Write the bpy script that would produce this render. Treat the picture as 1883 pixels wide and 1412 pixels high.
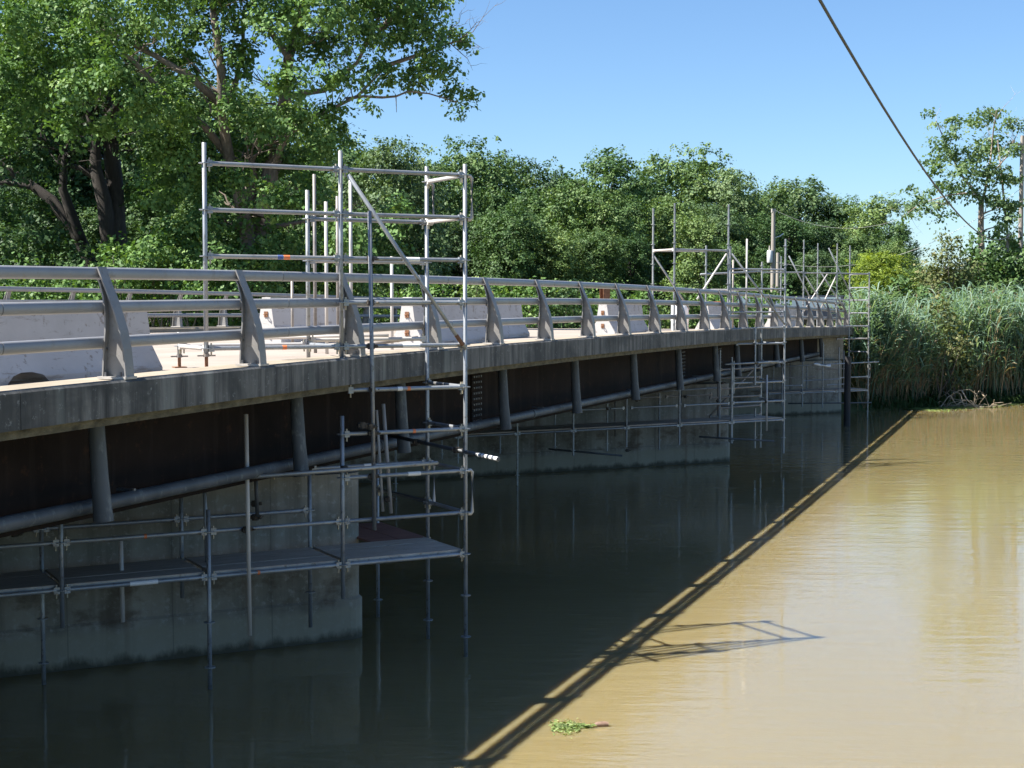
import bpy, bmesh, math, random
import numpy as np
from mathutils import Vector, Matrix

rnd = random.Random(7)
nrg = np.random.default_rng(11)
S = bpy.context.scene
for o in list(bpy.data.objects):
    bpy.data.objects.remove(o)
COL = S.collection
R = math.radians

# ------------------------------------------------------------------ camera
EYE = 4.216                       # eye height above the water
cd = bpy.data.cameras.new('camera')
cd.sensor_width = 36.0
cd.lens = 36.0 * 2700 / 1883
cd.clip_end = 3000
cam = bpy.data.objects.new('camera', cd)
COL.objects.link(cam)
cam.location = (0, 0, EYE)
cam.rotation_euler = (R(90 - 3.095), 0, 0)
S.camera = cam

# ------------------------------------------------------------------ sky and sun
SUN_EL, SUN_AZ = 51.7, 257.2      # azimuth: clockwise from +Y (ahead of the camera)
world = bpy.data.worlds.new('World')
S.world = world
world.use_nodes = True
wn = world.node_tree.nodes
wl = world.node_tree.links
for n in list(wn):
    wn.remove(n)
sky = wn.new('ShaderNodeTexSky')
sky.sky_type = 'NISHITA'
sky.sun_disc = False
sky.sun_elevation = R(SUN_EL)
sky.sun_rotation = R(SUN_AZ)
sky.altitude = 200
sky.air_density = 1.0
sky.dust_density = 0.3
sky.ozone_density = 3.5
bg = wn.new('ShaderNodeBackground')
bg.inputs['Strength'].default_value = 0.054
wo = wn.new('ShaderNodeOutputWorld')
tint = wn.new('ShaderNodeMix')
tint.data_type = 'RGBA'
tint.blend_type = 'MULTIPLY'
tint.inputs[0].default_value = 1.0
tint.inputs[7].default_value = (.84, 1.0, 1.15, 1)
wl.new(sky.outputs[0], tint.inputs[6])
wl.new(tint.outputs[2], bg.inputs['Color'])
wl.new(bg.outputs[0], wo.inputs['Surface'])

sd = bpy.data.lights.new('sun', 'SUN')
sd.energy = 5.0
sd.angle = R(0.53)
sd.color = (1.0, 0.945, 0.86)
sun = bpy.data.objects.new('sun', sd)
COL.objects.link(sun)
sdir = Vector((math.sin(R(SUN_AZ)) * math.cos(R(SUN_EL)), math.cos(R(SUN_AZ)) * math.cos(R(SUN_EL)), math.sin(R(SUN_EL))))
sun.rotation_euler = sdir.to_track_quat('Z', 'Y').to_euler()
sun.location = (-40, -10, 60)

S.view_settings.view_transform = 'Standard'
S.view_settings.look = 'None'
S.view_settings.exposure = 1.5
S.view_settings.gamma = 1.0
S.view_settings.use_curve_mapping = False
S.render.engine = 'CYCLES'
S.cycles.max_bounces = 8
S.cycles.transparent_max_bounces = 8

# ------------------------------------------------------------------ helpers
def at(bx, by, Y):
    """A place Y metres ahead of the eye, from its surveyed bearing and height readings."""
    return Vector(((bx - 941.5) / 2700 * Y, Y, EYE - (by - 560) / 2700 * Y))


class MB:
    """collects simple solids; build() links them as ONE mesh object"""
    def __init__(self):
        self.v = []
        self.f = []
        self.smooth = []

    def add(self, vs, fs, smooth=False):
        b = len(self.v)
        self.v += [tuple(x) for x in vs]
        self.f += [tuple(i + b for i in q) for q in fs]
        self.smooth += [smooth] * len(fs)
        return self

    def box(self, x0, x1, y0, y1, z0, z1):
        vs = [(x, y, z) for z in (z0, z1) for y in (y0, y1) for x in (x0, x1)]
        fs = [(0, 2, 3, 1), (4, 5, 7, 6), (0, 1, 5, 4), (2, 6, 7, 3), (0, 4, 6, 2), (1, 3, 7, 5)]
        return self.add(vs, fs)

    def tube(self, pts, rad, n=8, caps=True, smooth=True):
        pts = [Vector(p) for p in pts]
        if not hasattr(rad, '__len__'):
            rad = [rad] * len(pts)
        vs = []
        ref = None
        for i, p in enumerate(pts):
            d = (pts[min(i + 1, len(pts) - 1)] - pts[max(i - 1, 0)]).normalized()
            if ref is None:
                ref = Vector((0, 0, 1)) if abs(d.z) < .9 else Vector((1, 0, 0))
            a = d.cross(ref)
            if a.length < 1e-5:
                a = d.cross(Vector((0, 1, 0)))
            a.normalize()
            b = d.cross(a).normalized()
            ref = -b if False else ref
            for k in range(n):
                t = 2 * math.pi * k / n
                vs.append(p + (a * math.cos(t) + b * math.sin(t)) * rad[i])
        fs = []
        for i in range(len(pts) - 1):
            for k in range(n):
                fs.append((i * n + k, i * n + (k + 1) % n, (i + 1) * n + (k + 1) % n, (i + 1) * n + k))
        self.add(vs, fs, smooth)
        if caps:
            m = len(pts) - 1
            self.add(vs[:n], [tuple(range(n - 1, -1, -1))])
            self.add(vs[m * n:], [tuple(range(n))])
        return self

    def prism(self, prof, y0, y1, axis='y'):
        """closed profile of (a, z) pairs swept from y0 to y1 along the named axis"""
        n = len(prof)
        vs = []
        for y in (y0, y1):
            for a, z in prof:
                vs.append((a, y, z) if axis == 'y' else (y, a, z))
        fs = [tuple(range(n)), tuple(range(2 * n - 1, n - 1, -1))]
        for i in range(n):
            j = (i + 1) % n
            fs.append((i, n + i, n + j, j))
        return self.add(vs, fs)

    def sweep(self, rings, closed=True, caps=True, smooth=False):
        """rings: list of equally long lists of points"""
        n = len(rings[0])
        vs = [p for r in rings for p in r]
        fs = []
        for i in range(len(rings) - 1):
            for k in range(n if closed else n - 1):
                j = (k + 1) % n
                fs.append((i * n + k, i * n + j, (i + 1) * n + j, (i + 1) * n + k))
        self.add(vs, fs, smooth)
        if caps and closed:
            self.add(rings[0], [tuple(range(n - 1, -1, -1))])
            self.add(rings[-1], [tuple(range(n))])
        return self

    def mesh(self, name, mats):
        me = bpy.data.meshes.new(name)
        me.from_pydata(self.v, [], self.f)
        for m in (mats if isinstance(mats, (list, tuple)) else [mats]):
            me.materials.append(m)
        me.polygons.foreach_set('use_smooth', self.smooth)
        bm = bmesh.new()
        bm.from_mesh(me)
        bmesh.ops.recalc_face_normals(bm, faces=bm.faces[:])
        bm.to_mesh(me)
        bm.free()
        return me

    def build(self, name, mats, parent=None, bevel=0.0, seg=1):
        o = bpy.data.objects.new(name, self.mesh(name, mats))
        COL.objects.link(o)
        o.parent = parent
        if bevel:
            m = o.modifiers.new('bevel', 'BEVEL')
            m.width = bevel
            m.segments = seg
            m.limit_method = 'ANGLE'
            m.angle_limit = R(35)
        return o


def tag(o, label=None, cat=None, group=None, kind=None):
    if label:
        o['label'] = label
    if cat:
        o['category'] = cat
    if group:
        o['group'] = group
    if kind:
        o['kind'] = kind
    return o


def thing(name, loc, label, cat, rz=0.0, group=None):
    o = bpy.data.objects.new(name, None)
    o.empty_display_size = .3
    COL.objects.link(o)
    o.location = loc
    o.rotation_euler = (0, 0, rz)
    return tag(o, label, cat, group)


def link_copy(src, parent, **kw):
    c = src.copy()
    COL.objects.link(c)
    c.parent = parent
    for k, v in kw.items():
        setattr(c, k, v)
    return c


def copy_tree(o, parent=None):
    c = o.copy()
    COL.objects.link(c)
    c.parent = parent
    for ch in o.children:
        copy_tree(ch, c)
    return c


# ------------------------------------------------------------------ materials
class NT:
    def __init__(self, name):
        self.m = bpy.data.materials.new(name)
        self.m.use_nodes = True
        self.t = self.m.node_tree
        self.n = self.t.nodes
        self.b = self.n['Principled BSDF']
        self.out = self.n['Material Output']
        self.co = self.n.new('ShaderNodeTexCoord')

    def link(self, a, b):
        self.t.links.new(a, b)

    def mapping(self, scale=(1, 1, 1), src='Object', rot=(0, 0, 0)):
        mp = self.n.new('ShaderNodeMapping')
        mp.inputs['Scale'].default_value = scale
        mp.inputs['Rotation'].default_value = rot
        self.link(self.co.outputs[src], mp.inputs['Vector'])
        return mp.outputs[0]

    def noise(self, vec, scale, detail=4, rough=.55, dist=0.0):
        n = self.n.new('ShaderNodeTexNoise')
        n.inputs['Scale'].default_value = scale
        n.inputs['Detail'].default_value = detail
        n.inputs['Roughness'].default_value = rough
        n.inputs['Distortion'].default_value = dist
        self.link(vec, n.inputs['Vector'])
        return n.outputs['Fac']

    def ramp(self, fac, stops):
        r = self.n.new('ShaderNodeValToRGB')
        e = r.color_ramp.elements
        while len(e) < len(stops):
            e.new(.5)
        for i, (p, c) in enumerate(stops):
            e[i].position = p
            e[i].color = (*c, 1) if len(c) == 3 else c
        self.link(fac, r.inputs[0])
        return r.outputs[0]

    def mix(self, fac, a, b, mode='MIX'):
        m = self.n.new('ShaderNodeMix')
        m.data_type = 'RGBA'
        m.blend_type = mode
        for sock, v in ((m.inputs[0], fac), (m.inputs[6], a), (m.inputs[7], b)):
            if isinstance(v, (int, float)):
                sock.default_value = v
            elif isinstance(v, tuple):
                sock.default_value = (*v, 1)
            else:
                self.link(v, sock)
        return m.outputs[2]

    def math(self, op, a, b=None):
        m = self.n.new('ShaderNodeMath')
        m.operation = op
        for sock, v in ((m.inputs[0], a), (m.inputs[1], b)):
            if v is None:
                continue
            if isinstance(v, (int, float)):
                sock.default_value = v
            else:
                self.link(v, sock)
        return m.outputs[0]

    def bump(self, h, strength=.3, dist=.02):
        b = self.n.new('ShaderNodeBump')
        b.inputs['Strength'].default_value = strength
        b.inputs['Distance'].default_value = dist
        self.link(h, b.inputs['Height'])
        self.link(b.outputs[0], self.b.inputs['Normal'])
        return b

    def base(self, c):
        if isinstance(c, tuple):
            self.b.inputs['Base Color'].default_value = (*c, 1)
        else:
            self.link(c, self.b.inputs['Base Color'])

    def set(self, rough=.5, metal=0.0, spec=None):
        self.b.inputs['Roughness'].default_value = rough
        self.b.inputs['Metallic'].default_value = metal
        if spec is not None:
            self.b.inputs['Specular IOR Level'].default_value = spec


def worn(name, c1, c2, scale=3.0, rough=.6, metal=0.0, stretch=(1, 1, 1), bump=.15, dist=.01, c3=None, spec=None, src='Object', vary=0.0):
    """two-tone worn surface with fine relief; c3 adds scattered darker specks"""
    t = NT(name)
    v = t.mapping(stretch, src)
    c = t.ramp(t.noise(v, scale, 6, .6), [(.32, c1), (.68, c2)])
    if c3:
        c = t.mix(t.ramp(t.noise(v, scale * 4.3, 5, .65), [(.56, (0, 0, 0)), (.66, (1, 1, 1))]), c, c3)
    if vary:
        # every tube has its own age: brighter, duller or a little browner than the next
        oi = t.n.new('ShaderNodeObjectInfo')
        c = t.mix(1.0, c, t.ramp(oi.outputs['Random'], [(0, (.66, .66, .68)), (.35, (1, 1, 1)), (.62, (1.0, .95, .88)), (.8, (.78, .79, .82)), (1, (1.0, 1.0, 1.0))]), 'MULTIPLY')
        # cement splashes and old tape glue
        sp = t.noise(t.mapping((1, 1, 1)), 13, 5, .7)
        c = t.mix(t.ramp(sp, [(.64, (0, 0, 0)), (.70, (vary, vary, vary))]), c, (.50, .47, .43))
        sr = t.noise(t.mapping((1, 1, .35)), 4.1, 4, .7)
        c = t.mix(t.ramp(sr, [(.66, (0, 0, 0)), (.73, (vary, vary, vary))]), c, (.19, .115, .07))
    t.base(c)
    t.set(rough, metal, spec)
    if bump:
        t.bump(t.noise(t.mapping((1, 1, 1), src), scale * 9, 4), bump, dist)
    return t.m


M = {}
M['galv'] = worn('galvanised_steel', (.26, .28, .30), (.41, .43, .445), 5, .45, .5, (1, 1, .5), .08, .002, (.20, .19, .18), vary=.6)
M['galv_old'] = worn('old_galvanised_steel', (.22, .20, .18), (.34, .31, .285), 6, .55, .3, (1, 1, .4), .1, .002, (.20, .16, .13), vary=.6)
M['white_tube'] = worn('pale_galvanised_tube', (.48, .455, .425), (.60, .58, .555), 5, .5, .1, (1, 1, .5), .05, .002, vary=.5)
M['dark_tube'] = worn('dark_steel_tube', (.06, .065, .07), (.13, .135, .14), 5, .5, .4, (1, 1, .5), .08, .002)
M['clamp'] = worn('dark_clamp_steel', (.03, .03, .03), (.11, .09, .07), 20, .6, .5)
M['brass'] = worn('yellowed_wedge_steel', (.33, .27, .15), (.45, .42, .36), 15, .5, .5)
M['rust'] = worn('rusty_steel', (.16, .07, .035), (.28, .14, .07), 9, .8, .2, bump=.3, dist=.004)
M['rail'] = worn('grey_painted_rail', (.215, .22, .235), (.265, .27, .285), 2, .42, .15, (1, 1, 1), .05, .002, (.22, .215, .21))
M['post'] = worn('weathered_rail_post', (.19, .185, .18), (.265, .257, .25), 4, .5, .1, (1, 1, 1), .12, .003, (.19, .175, .16))
M['bolt'] = worn('bolt_steel', (.10, .10, .11), (.2, .2, .2), 30, .5, .6)
M['girder'] = worn('brown_painted_girder', (.017, .0115, .010), (.030, .021, .018), 2, .85, 0, (1, 1, 3), .1, .003, None, .12)
def m_girder():
    t = NT('brown_weathering_girder')
    v = t.mapping((1, 1, 1))
    c = t.ramp(t.noise(v, 1.3, 6, .65), [(.3, (.010, .007, .006)), (.7, (.023, .016, .014))])
    c = t.mix(t.ramp(t.noise(t.mapping((5, 5, .35)), 1.0, 5, .6), [(.56, (0, 0, 0)), (.68, (.6, .6, .6))]), c, (.034, .026, .022))
    c = t.mix(t.ramp(t.noise(v, 7, 6, .7), [(.60, (0, 0, 0)), (.66, (.6, .6, .6))]), c, (.05, .026, .016))
    t.base(c)
    t.set(.8, 0, .12)
    t.bump(t.noise(v, 18, 5), .15, .004)
    return t.m


M['girder'] = m_girder()
M['drain'] = worn('grey_drain_pipe', (.055, .065, .075), (.10, .112, .125), 3, .5, 0, (1, 1, .4), .06, .002, (.15, .165, .17), .3)
M['white_fascia'] = worn('white_concrete', (.60, .585, .56), (.70, .685, .665), 2.5, .75, 0, (1, 1, 1), .2, .006, (.42, .39, .36))
M['plate'] = worn('plate_grey', (.35, .33, .30), (.48, .45, .41), 12, .6, .2)
M['wood'] = worn('weathered_plank', (.36, .285, .215), (.54, .445, .36), 6, .75, 0, (.4, 6, 3), .25, .004, (.19, .155, .13))
M['redwood'] = worn('red_brown_plank', (.20, .085, .06), (.32, .15, .11), 5, .7, 0, (.5, 5, 3), .2, .004)
M['pole_wood'] = worn('utility_pole_wood', (.22, .195, .17), (.36, .33, .295), 4, .85, 0, (3, 3, .3), .3, .01)
M['pile'] = worn('black_pile', (.012, .012, .014), (.03, .03, .032), 5, .7, 0, (3, 3, .3), .3, .01)
M['orange'] = worn('orange_tape', (.75, .17, .05), (.68, .22, .09), 20, .5)
M['blue'] = worn('blue_tape', (.05, .09, .25), (.08, .12, .3), 20, .5)
M['white_tape'] = worn('white_tape', (.75, .75, .74), (.8, .8, .8), 20, .4)
M['cable'] = worn('black_cable', (.03, .033, .036), (.045, .05, .055), .5, .6, bump=0)
M['wire'] = worn('weathered_wire', (.3, .3, .29), (.42, .42, .4), 8, .5, .5)
M['transformer'] = worn('transformer_grey', (.58, .59, .6), (.66, .67, .68), 3, .4)
M['yellow'] = worn('yellow_lamp', (.75, .42, .02), (.8, .5, .05), 9, .4)
M['drift'] = worn('bleached_driftwood', (.28, .225, .155), (.43, .355, .255), 8, .8, 0, (1, 1, 1), .3, .004)
M['chunk'] = worn('wet_brown_wood', (.09, .045, .03), (.3, .2, .14), 9, .6, 0, (1, 1, 1), .3, .004)
M['tyre'] = worn('tyre_rubber', (.012, .012, .012), (.03, .03, .03), 9, .8)
M['black_paint'] = worn('black_car_paint', (.012, .013, .016), (.018, .019, .022), 2, .18)
M['white_paint'] = worn('white_car_paint', (.72, .72, .72), (.76, .76, .76), 2, .25)
M['orange_plastic'] = worn('orange_plastic', (.7, .16, .03), (.62, .14, .03), 5, .5)


def m_glass():
    t = NT('vehicle_glass')
    t.base((.09, .12, .14))
    t.set(.05, 0, .8)
    return t.m


M['glass'] = m_glass()


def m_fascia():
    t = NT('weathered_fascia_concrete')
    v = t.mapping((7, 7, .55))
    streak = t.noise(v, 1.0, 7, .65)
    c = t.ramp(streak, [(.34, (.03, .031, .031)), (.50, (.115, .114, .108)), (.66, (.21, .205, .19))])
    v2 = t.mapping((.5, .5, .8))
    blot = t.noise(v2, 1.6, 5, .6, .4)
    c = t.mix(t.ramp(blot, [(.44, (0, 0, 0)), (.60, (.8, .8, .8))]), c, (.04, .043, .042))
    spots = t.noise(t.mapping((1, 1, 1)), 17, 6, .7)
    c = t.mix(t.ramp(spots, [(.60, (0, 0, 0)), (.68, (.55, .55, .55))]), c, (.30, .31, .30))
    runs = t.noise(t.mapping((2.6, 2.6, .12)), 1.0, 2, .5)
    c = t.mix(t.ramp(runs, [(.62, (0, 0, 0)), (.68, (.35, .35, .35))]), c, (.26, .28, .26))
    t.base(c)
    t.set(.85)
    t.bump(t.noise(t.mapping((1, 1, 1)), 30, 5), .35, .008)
    return t.m


def m_pier():
    t = NT('pier_concrete')
    v = t.mapping((1, 1, 1))
    big = t.noise(v, .9, 6, .6)
    c = t.ramp(big, [(.34, (.21, .196, .155)), (.66, (.375, .35, .295))])
    st = t.noise(t.mapping((3, 3, .22)), 1.0, 6, .65)
    c = t.mix(t.ramp(st, [(.46, (0, 0, 0)), (.66, (.8, .8, .8))]), c, (.15, .135, .105))
    fine = t.noise(v, 11, 6, .7)
    c = t.mix(t.ramp(fine, [(.54, (0, 0, 0)), (.64, (.6, .6, .6))]), c, (.42, .41, .37))
    # silt stain left by high water, and the wet dark foot
    sep = t.n.new('ShaderNodeSeparateXYZ')
    t.link(v, sep.inputs[0])
    zj = t.math('ADD', sep.outputs[2], t.math('MULTIPLY', t.noise(v, 2.5, 5, .6), .22))
    c = t.mix(t.ramp(zj, [(.48, (.75, .75, .75)), (.56, (0, 0, 0))]), c, (.33, .305, .225))
    stain = t.noise(t.mapping((.8, .8, 1.3)), 2.2, 6, .65)
    sm = t.math('MULTIPLY', t.ramp(stain, [(.5, (0, 0, 0)), (.62, (.7, .7, .7))]), t.ramp(zj, [(.55, (0, 0, 0)), (.6, (1, 1, 1))]))
    sm = t.math('MULTIPLY', sm, t.ramp(t.math('MULTIPLY', zj, .5), [(.5, (1, 1, 1)), (.62, (0, 0, 0))]))
    c = t.mix(sm, c, (.11, .08, .055))
    zk = t.math('ADD', sep.outputs[2], t.math('MULTIPLY', t.noise(t.mapping((1, 1, .4)), 3.5, 7, .7), .34))
    c = t.mix(t.ramp(zk, [(.20, (1, 1, 1)), (.30, (0, 0, 0))]), c, (.085, .08, .055))
    rs = t.noise(t.mapping((1.6, 1.6, .1)), 1.0, 4, .6)
    c = t.mix(t.ramp(rs, [(.61, (0, 0, 0)), (.68, (.55, .55, .55))]), c, (.16, .10, .06))
    # board marks of the formwork: panel joints a few millimetres deep
    cb = t.n.new('ShaderNodeCombineXYZ')
    t.link(sep.outputs[0], cb.inputs[0])
    t.link(sep.outputs[2], cb.inputs[1])
    bt = t.n.new('ShaderNodeTexBrick')
    bt.offset = 0
    bt.inputs['Scale'].default_value = 1.0
    bt.inputs['Brick Width'].default_value = 1.22
    bt.inputs['Row Height'].default_value = 1.15
    bt.inputs['Mortar Size'].default_value = .007
    bt.inputs['Mortar Smooth'].default_value = .3
    t.link(cb.outputs[0], bt.inputs['Vector'])
    c = t.mix(t.math('MULTIPLY', bt.outputs['Fac'], .45), c, (.10, .095, .08))
    t.base(c)
    t.set(.85)
    t.bump(t.math('SUBTRACT', t.noise(v, 22, 6, .65), t.math('MULTIPLY', bt.outputs['Fac'], .8)), .4, .01)
    return t.m


def m_barrier():
    t = NT('white_barrier_concrete')
    v = t.mapping((1, 1, 1))
    c = t.ramp(t.noise(v, 1.6, 6, .6), [(.3, (.42, .405, .39)), (.7, (.51, .495, .48))])
    scr = t.noise(t.mapping((1.2, 1.2, 9), rot=(0, .12, 0)), 1.0, 7, .75)
    c = t.mix(t.ramp(scr, [(.56, (0, 0, 0)), (.62, (.75, .75, .75))]), c, (.27, .235, .20))
    ch = t.noise(v, 5, 6, .75)
    c = t.mix(t.ramp(ch, [(.585, (0, 0, 0)), (.64, (.8, .8, .8))]), c, (.25, .21, .17))
    t.base(c)
    t.set(.8)
    t.bump(t.noise(v, 18, 6, .7), .35, .008)
    return t.m


def m_road():
    t = NT('pale_bridge_deck')
    v = t.mapping((1, 1, 1))
    c = t.ramp(t.noise(v, .7, 6, .6), [(.3, (.25, .21, .175)), (.7, (.325, .28, .24))])
    c = t.mix(t.ramp(t.noise(t.mapping((.3, 5, 1)), 1, 5, .6), [(.5, (0, 0, 0)), (.75, (.5, .5, .5))]), c, (.215, .175, .145))
    t.base(c)
    t.set(.9)
    t.bump(t.noise(v, 40, 4), .3, .004)
    return t.m


def m_curb():
    t = NT('sunbleached_curb')
    v = t.mapping((1, 1, 1))
    c = t.ramp(t.noise(v, 2.2, 6, .6), [(.3, (.22, .185, .135)), (.7, (.33, .285, .22))])
    c = t.mix(t.ramp(t.noise(v, 13, 6, .7), [(.58, (0, 0, 0)), (.66, (.6, .6, .6))]), c, (.19, .17, .13))
    t.base(c)
    t.set(.9)
    t.bump(t.noise(v, 30, 5), .35, .006)
    return t.m


def m_lip():
    t = NT('mossy_slab_edge')
    v = t.mapping((1, 1, 2))
    c = t.ramp(t.noise(v, 6, 6, .65), [(.3, (.05, .045, .03)), (.55, (.13, .115, .075)), (.75, (.20, .18, .13))])
    t.base(c)
    t.set(.9)
    t.bump(t.noise(v, 25, 6, .7), .6, .012)
    return t.m


def m_water():
    t = NT('silty_river_water')
    v = t.mapping((1, 1, 1))
    c = t.ramp(t.noise(v, .05, 3, .5), [(.35, (.215, .174, .082)), (.65, (.250, .208, .108))])
    t.base(c)
    t.set(.02)
    t.b.inputs['IOR'].default_value = 1.68
    t.b.inputs['Subsurface Weight'].default_value = 1.0
    t.b.inputs['Subsurface Radius'].default_value = (1.0, .8, .45)
    t.b.inputs['Subsurface Scale'].default_value = .34
    # wind ripples, wave fronts lying across the view, calmer and livelier patches
    r1 = t.noise(t.mapping((.9, 3.2, 1), rot=(0, 0, .25)), 1.0, 3, .5, .3)
    r2 = t.noise(t.mapping((3.2, 9.5, 1), rot=(0, 0, -.12)), 1.0, 3, .55, .2)
    r3 = t.noise(t.mapping((.16, .3, 1), rot=(0, 0, .5)), 1.0, 2, .5)
    amp = t.ramp(r3, [(.40, (.10, .10, .10)), (.64, (1, 1, 1))])
    h = t.math('ADD', t.math('MULTIPLY', r1, .55), t.math('MULTIPLY', t.math('MULTIPLY', r2, .42), amp))
    t.bump(h, .40, .03)
    return t.m


def m_ground():
    t = NT('bank_soil_and_grass')
    v = t.mapping((1, 1, 1))
    c = t.ramp(t.noise(v, .5, 6, .6), [(.3, (.05, .065, .022)), (.6, (.08, .095, .03)), (.8, (.11, .09, .05))])
    t.base(c)
    t.set(.95)
    t.bump(t.noise(v, 6, 6, .7), .6, .06)
    return t.m


def m_leaf(name, dark, light, tip, trans=.33, rough=.42, spec=.4, vary=0.0):
    """leaf surface: each leaf carries its own tint; light also comes through the blade"""
    t = NT(name)
    a = t.n.new('ShaderNodeAttribute')
    a.attribute_name = 'tint'
    c = t.ramp(a.outputs['Fac'], [(.0, dark), (.55, light), (.97, tip)])
    oi = t.n.new('ShaderNodeObjectInfo')
    hsv = t.n.new('ShaderNodeHueSaturation')
    t.link(c, hsv.inputs['Color'])
    t.link(t.math('ADD', t.math('MULTIPLY', oi.outputs['Random'], -.045 * vary), .5 + .02 * vary), hsv.inputs['Hue'])
    t.link(t.math('ADD', t.math('MULTIPLY', oi.outputs['Random'], .75 * vary), 1 - .33 * vary), hsv.inputs['Value'])
    hsv.inputs['Saturation'].default_value = .95
    c = hsv.outputs[0]
    t.base(c)
    t.set(rough, 0, spec)
    tr = t.n.new('ShaderNodeBsdfTranslucent')
    t.link(t.mix(1.0, c, (1.0, 1.0, .42), 'MULTIPLY'), tr.inputs['Color'])
    mx = t.n.new('ShaderNodeMixShader')
    mx.inputs[0].default_value = trans
    t.link(t.b.outputs[0], mx.inputs[1])
    t.link(tr.outputs[0], mx.inputs[2])
    t.link(mx.outputs[0], t.out.inputs['Surface'])
    return t.m


M['fascia'] = m_fascia()
M['pier'] = m_pier()
M['barrier'] = m_barrier()
M['road'] = m_road()
M['curb'] = m_curb()
M['lip'] = m_lip()
M['water'] = m_water()
M['ground'] = m_ground()
M['bark'] = worn('grey_brown_bark', (.10, .08, .065), (.21, .175, .145), 5, .9, 0, (2, 2, .4), .6, .03)
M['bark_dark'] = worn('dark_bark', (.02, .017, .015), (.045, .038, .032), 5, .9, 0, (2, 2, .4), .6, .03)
M['bark_pale'] = worn('pale_bark', (.26, .20, .165), (.40, .325, .27), 5, .85, 0, (2, 2, .4), .4, .02)
M['leaf_cotton'] = m_leaf('cottonwood_leaf', (.055, .125, .034), (.105, .21, .05), (.20, .31, .085), .27, .55, .22)
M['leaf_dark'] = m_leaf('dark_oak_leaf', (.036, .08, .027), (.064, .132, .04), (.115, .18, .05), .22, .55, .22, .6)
M['leaf_wood'] = m_leaf('woodland_leaf', (.05, .105, .034), (.09, .17, .05), (.165, .245, .075), .25, .55, .25, 1.0)
M['leaf_blue'] = m_leaf('bluish_leaf', (.054, .105, .046), (.094, .165, .068), (.155, .225, .095), .25, .55, .25, .8)
M['leaf_lime'] = m_leaf('yellow_green_leaf', (.13, .20, .022), (.22, .31, .035), (.33, .40, .05), .45, .5, .3)
M['leaf_ash'] = m_leaf('airy_green_leaf', (.08, .15, .06), (.14, .23, .095), (.22, .31, .15), .45, .5, .3)
M['leaf_cedar'] = m_leaf('olive_brown_leaf', (.07, .095, .032), (.125, .155, .055), (.22, .21, .09), .25, .6, .2)
M['reed'] = m_leaf('reed_leaf', (.075, .155, .10), (.165, .275, .195), (.31, .42, .33), .45, .5, .3)
M['reed_dead'] = m_leaf('dead_reed', (.20, .145, .085), (.37, .275, .165), (.52, .41, .27), .3, .7, .2)
M['weed'] = m_leaf('floating_weed', (.09, .14, .035), (.18, .26, .07), (.34, .38, .16), .2, .5, .3)
M['grass'] = m_leaf('bank_grass', (.03, .065, .016), (.055, .105, .026), (.10, .16, .05), .3, .6, .2)

# ------------------------------------------------------------------ ground and water
BANK = Vector((14.1, 58.4, 0))                       # a point of the far waterline
BD = Vector((.850, .527, 0)).normalized()            # the river runs this way
BN = Vector((-BD.y, BD.x, 0))                        # away from the water, far side
UB = Vector((math.sin(R(20.17)), math.cos(R(20.17)), 0))   # along the bridge, away from us
VB = Vector((math.cos(R(20.17)), -math.sin(R(20.17)), 0))  # out of the bridge, toward us
P0 = Vector((-3.40, 12.65, 0))                       # foot of the first railing post in view
SP = 2.28                                            # post spacing


def ground_h(X, Y):
    d = (X - BANK.x) * BN.x + (Y - BANK.y) * BN.y        # metres beyond the far waterline
    wob = .5 * np.sin(X * .55 + Y * .2) + .35 * np.sin(X * 1.3 - Y * .7)
    d = d + wob * .5
    far = np.interp(d, [-6, -1.5, 0, 1.2, 4, 9, 40, 400], [-1.6, -.7, -.02, .5, 1.4, 2.2, 2.6, 6])
    dn = -(d + 52.0)                                      # near bank, behind the camera's toes
    near = np.interp(dn, [-4, -1, 0, 1.5, 3, 300], [-1.6, -.7, 0, 1.5, 2.55, 3])
    h = np.maximum(far, near)
    # embankments carrying the road at both ends of the bridge
    rx, ry = X - P0.x, Y - P0.y
    s = rx * UB.x + ry * UB.y
    w = -(rx * VB.x + ry * VB.y)
    side = np.clip(1 - np.maximum(np.maximum(-w + .4, w - 14.0), 0) / 3.0, 0, 1)
    end = np.clip((s - 51.5) / 2.0, 0, 1) + np.clip((-s - 21.0) / 2.5, 0, 1)
    e = side * end
    return np.where(e > 0, np.maximum(h, h * (1 - e) + 3.02 * e), h)


def make_ground():
    def axis(c, fine, coarse):
        a = np.concatenate([np.arange(-coarse, -fine, 14), np.arange(-fine, fine, 1.1), np.arange(fine, coarse + 1, 14)])
        return a + c
    xs, ys = axis(5, 60, 420), axis(45, 60, 420)
    X, Y = np.meshgrid(xs, ys)
    Z = ground_h(X, Y)
    nx, ny = len(xs), len(ys)
    v = np.stack([X, Y, Z], -1).reshape(-1, 3)
    idx = np.arange(nx * ny).reshape(ny, nx)
    f = np.stack([idx[:-1, :-1], idx[:-1, 1:], idx[1:, 1:], idx[1:, :-1]], -1).reshape(-1, 4)
    me = bpy.data.meshes.new('ground')
    me.from_pydata(v.tolist(), [], f.tolist())
    me.polygons.foreach_set('use_smooth', [True] * len(f))
    me.materials.append(M['ground'])
    o = bpy.data.objects.new('ground', me)
    COL.objects.link(o)
    return tag(o, kind='structure')


make_ground()
mb = MB()
mb.add([(-420, -200, 0), (420, -200, 0), (420, 300, 0), (-420, 300, 0)], [(0, 1, 2, 3)])
tag(mb.build('river_water', M['water']), kind='structure')

# ------------------------------------------------------------------ bridge
BROT = math.atan2(UB.y, UB.x)


def deck_z(s):
    d = s / SP - 6.0
    return 3.65 - .0019 * d * d + .000035 * d ** 3


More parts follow.
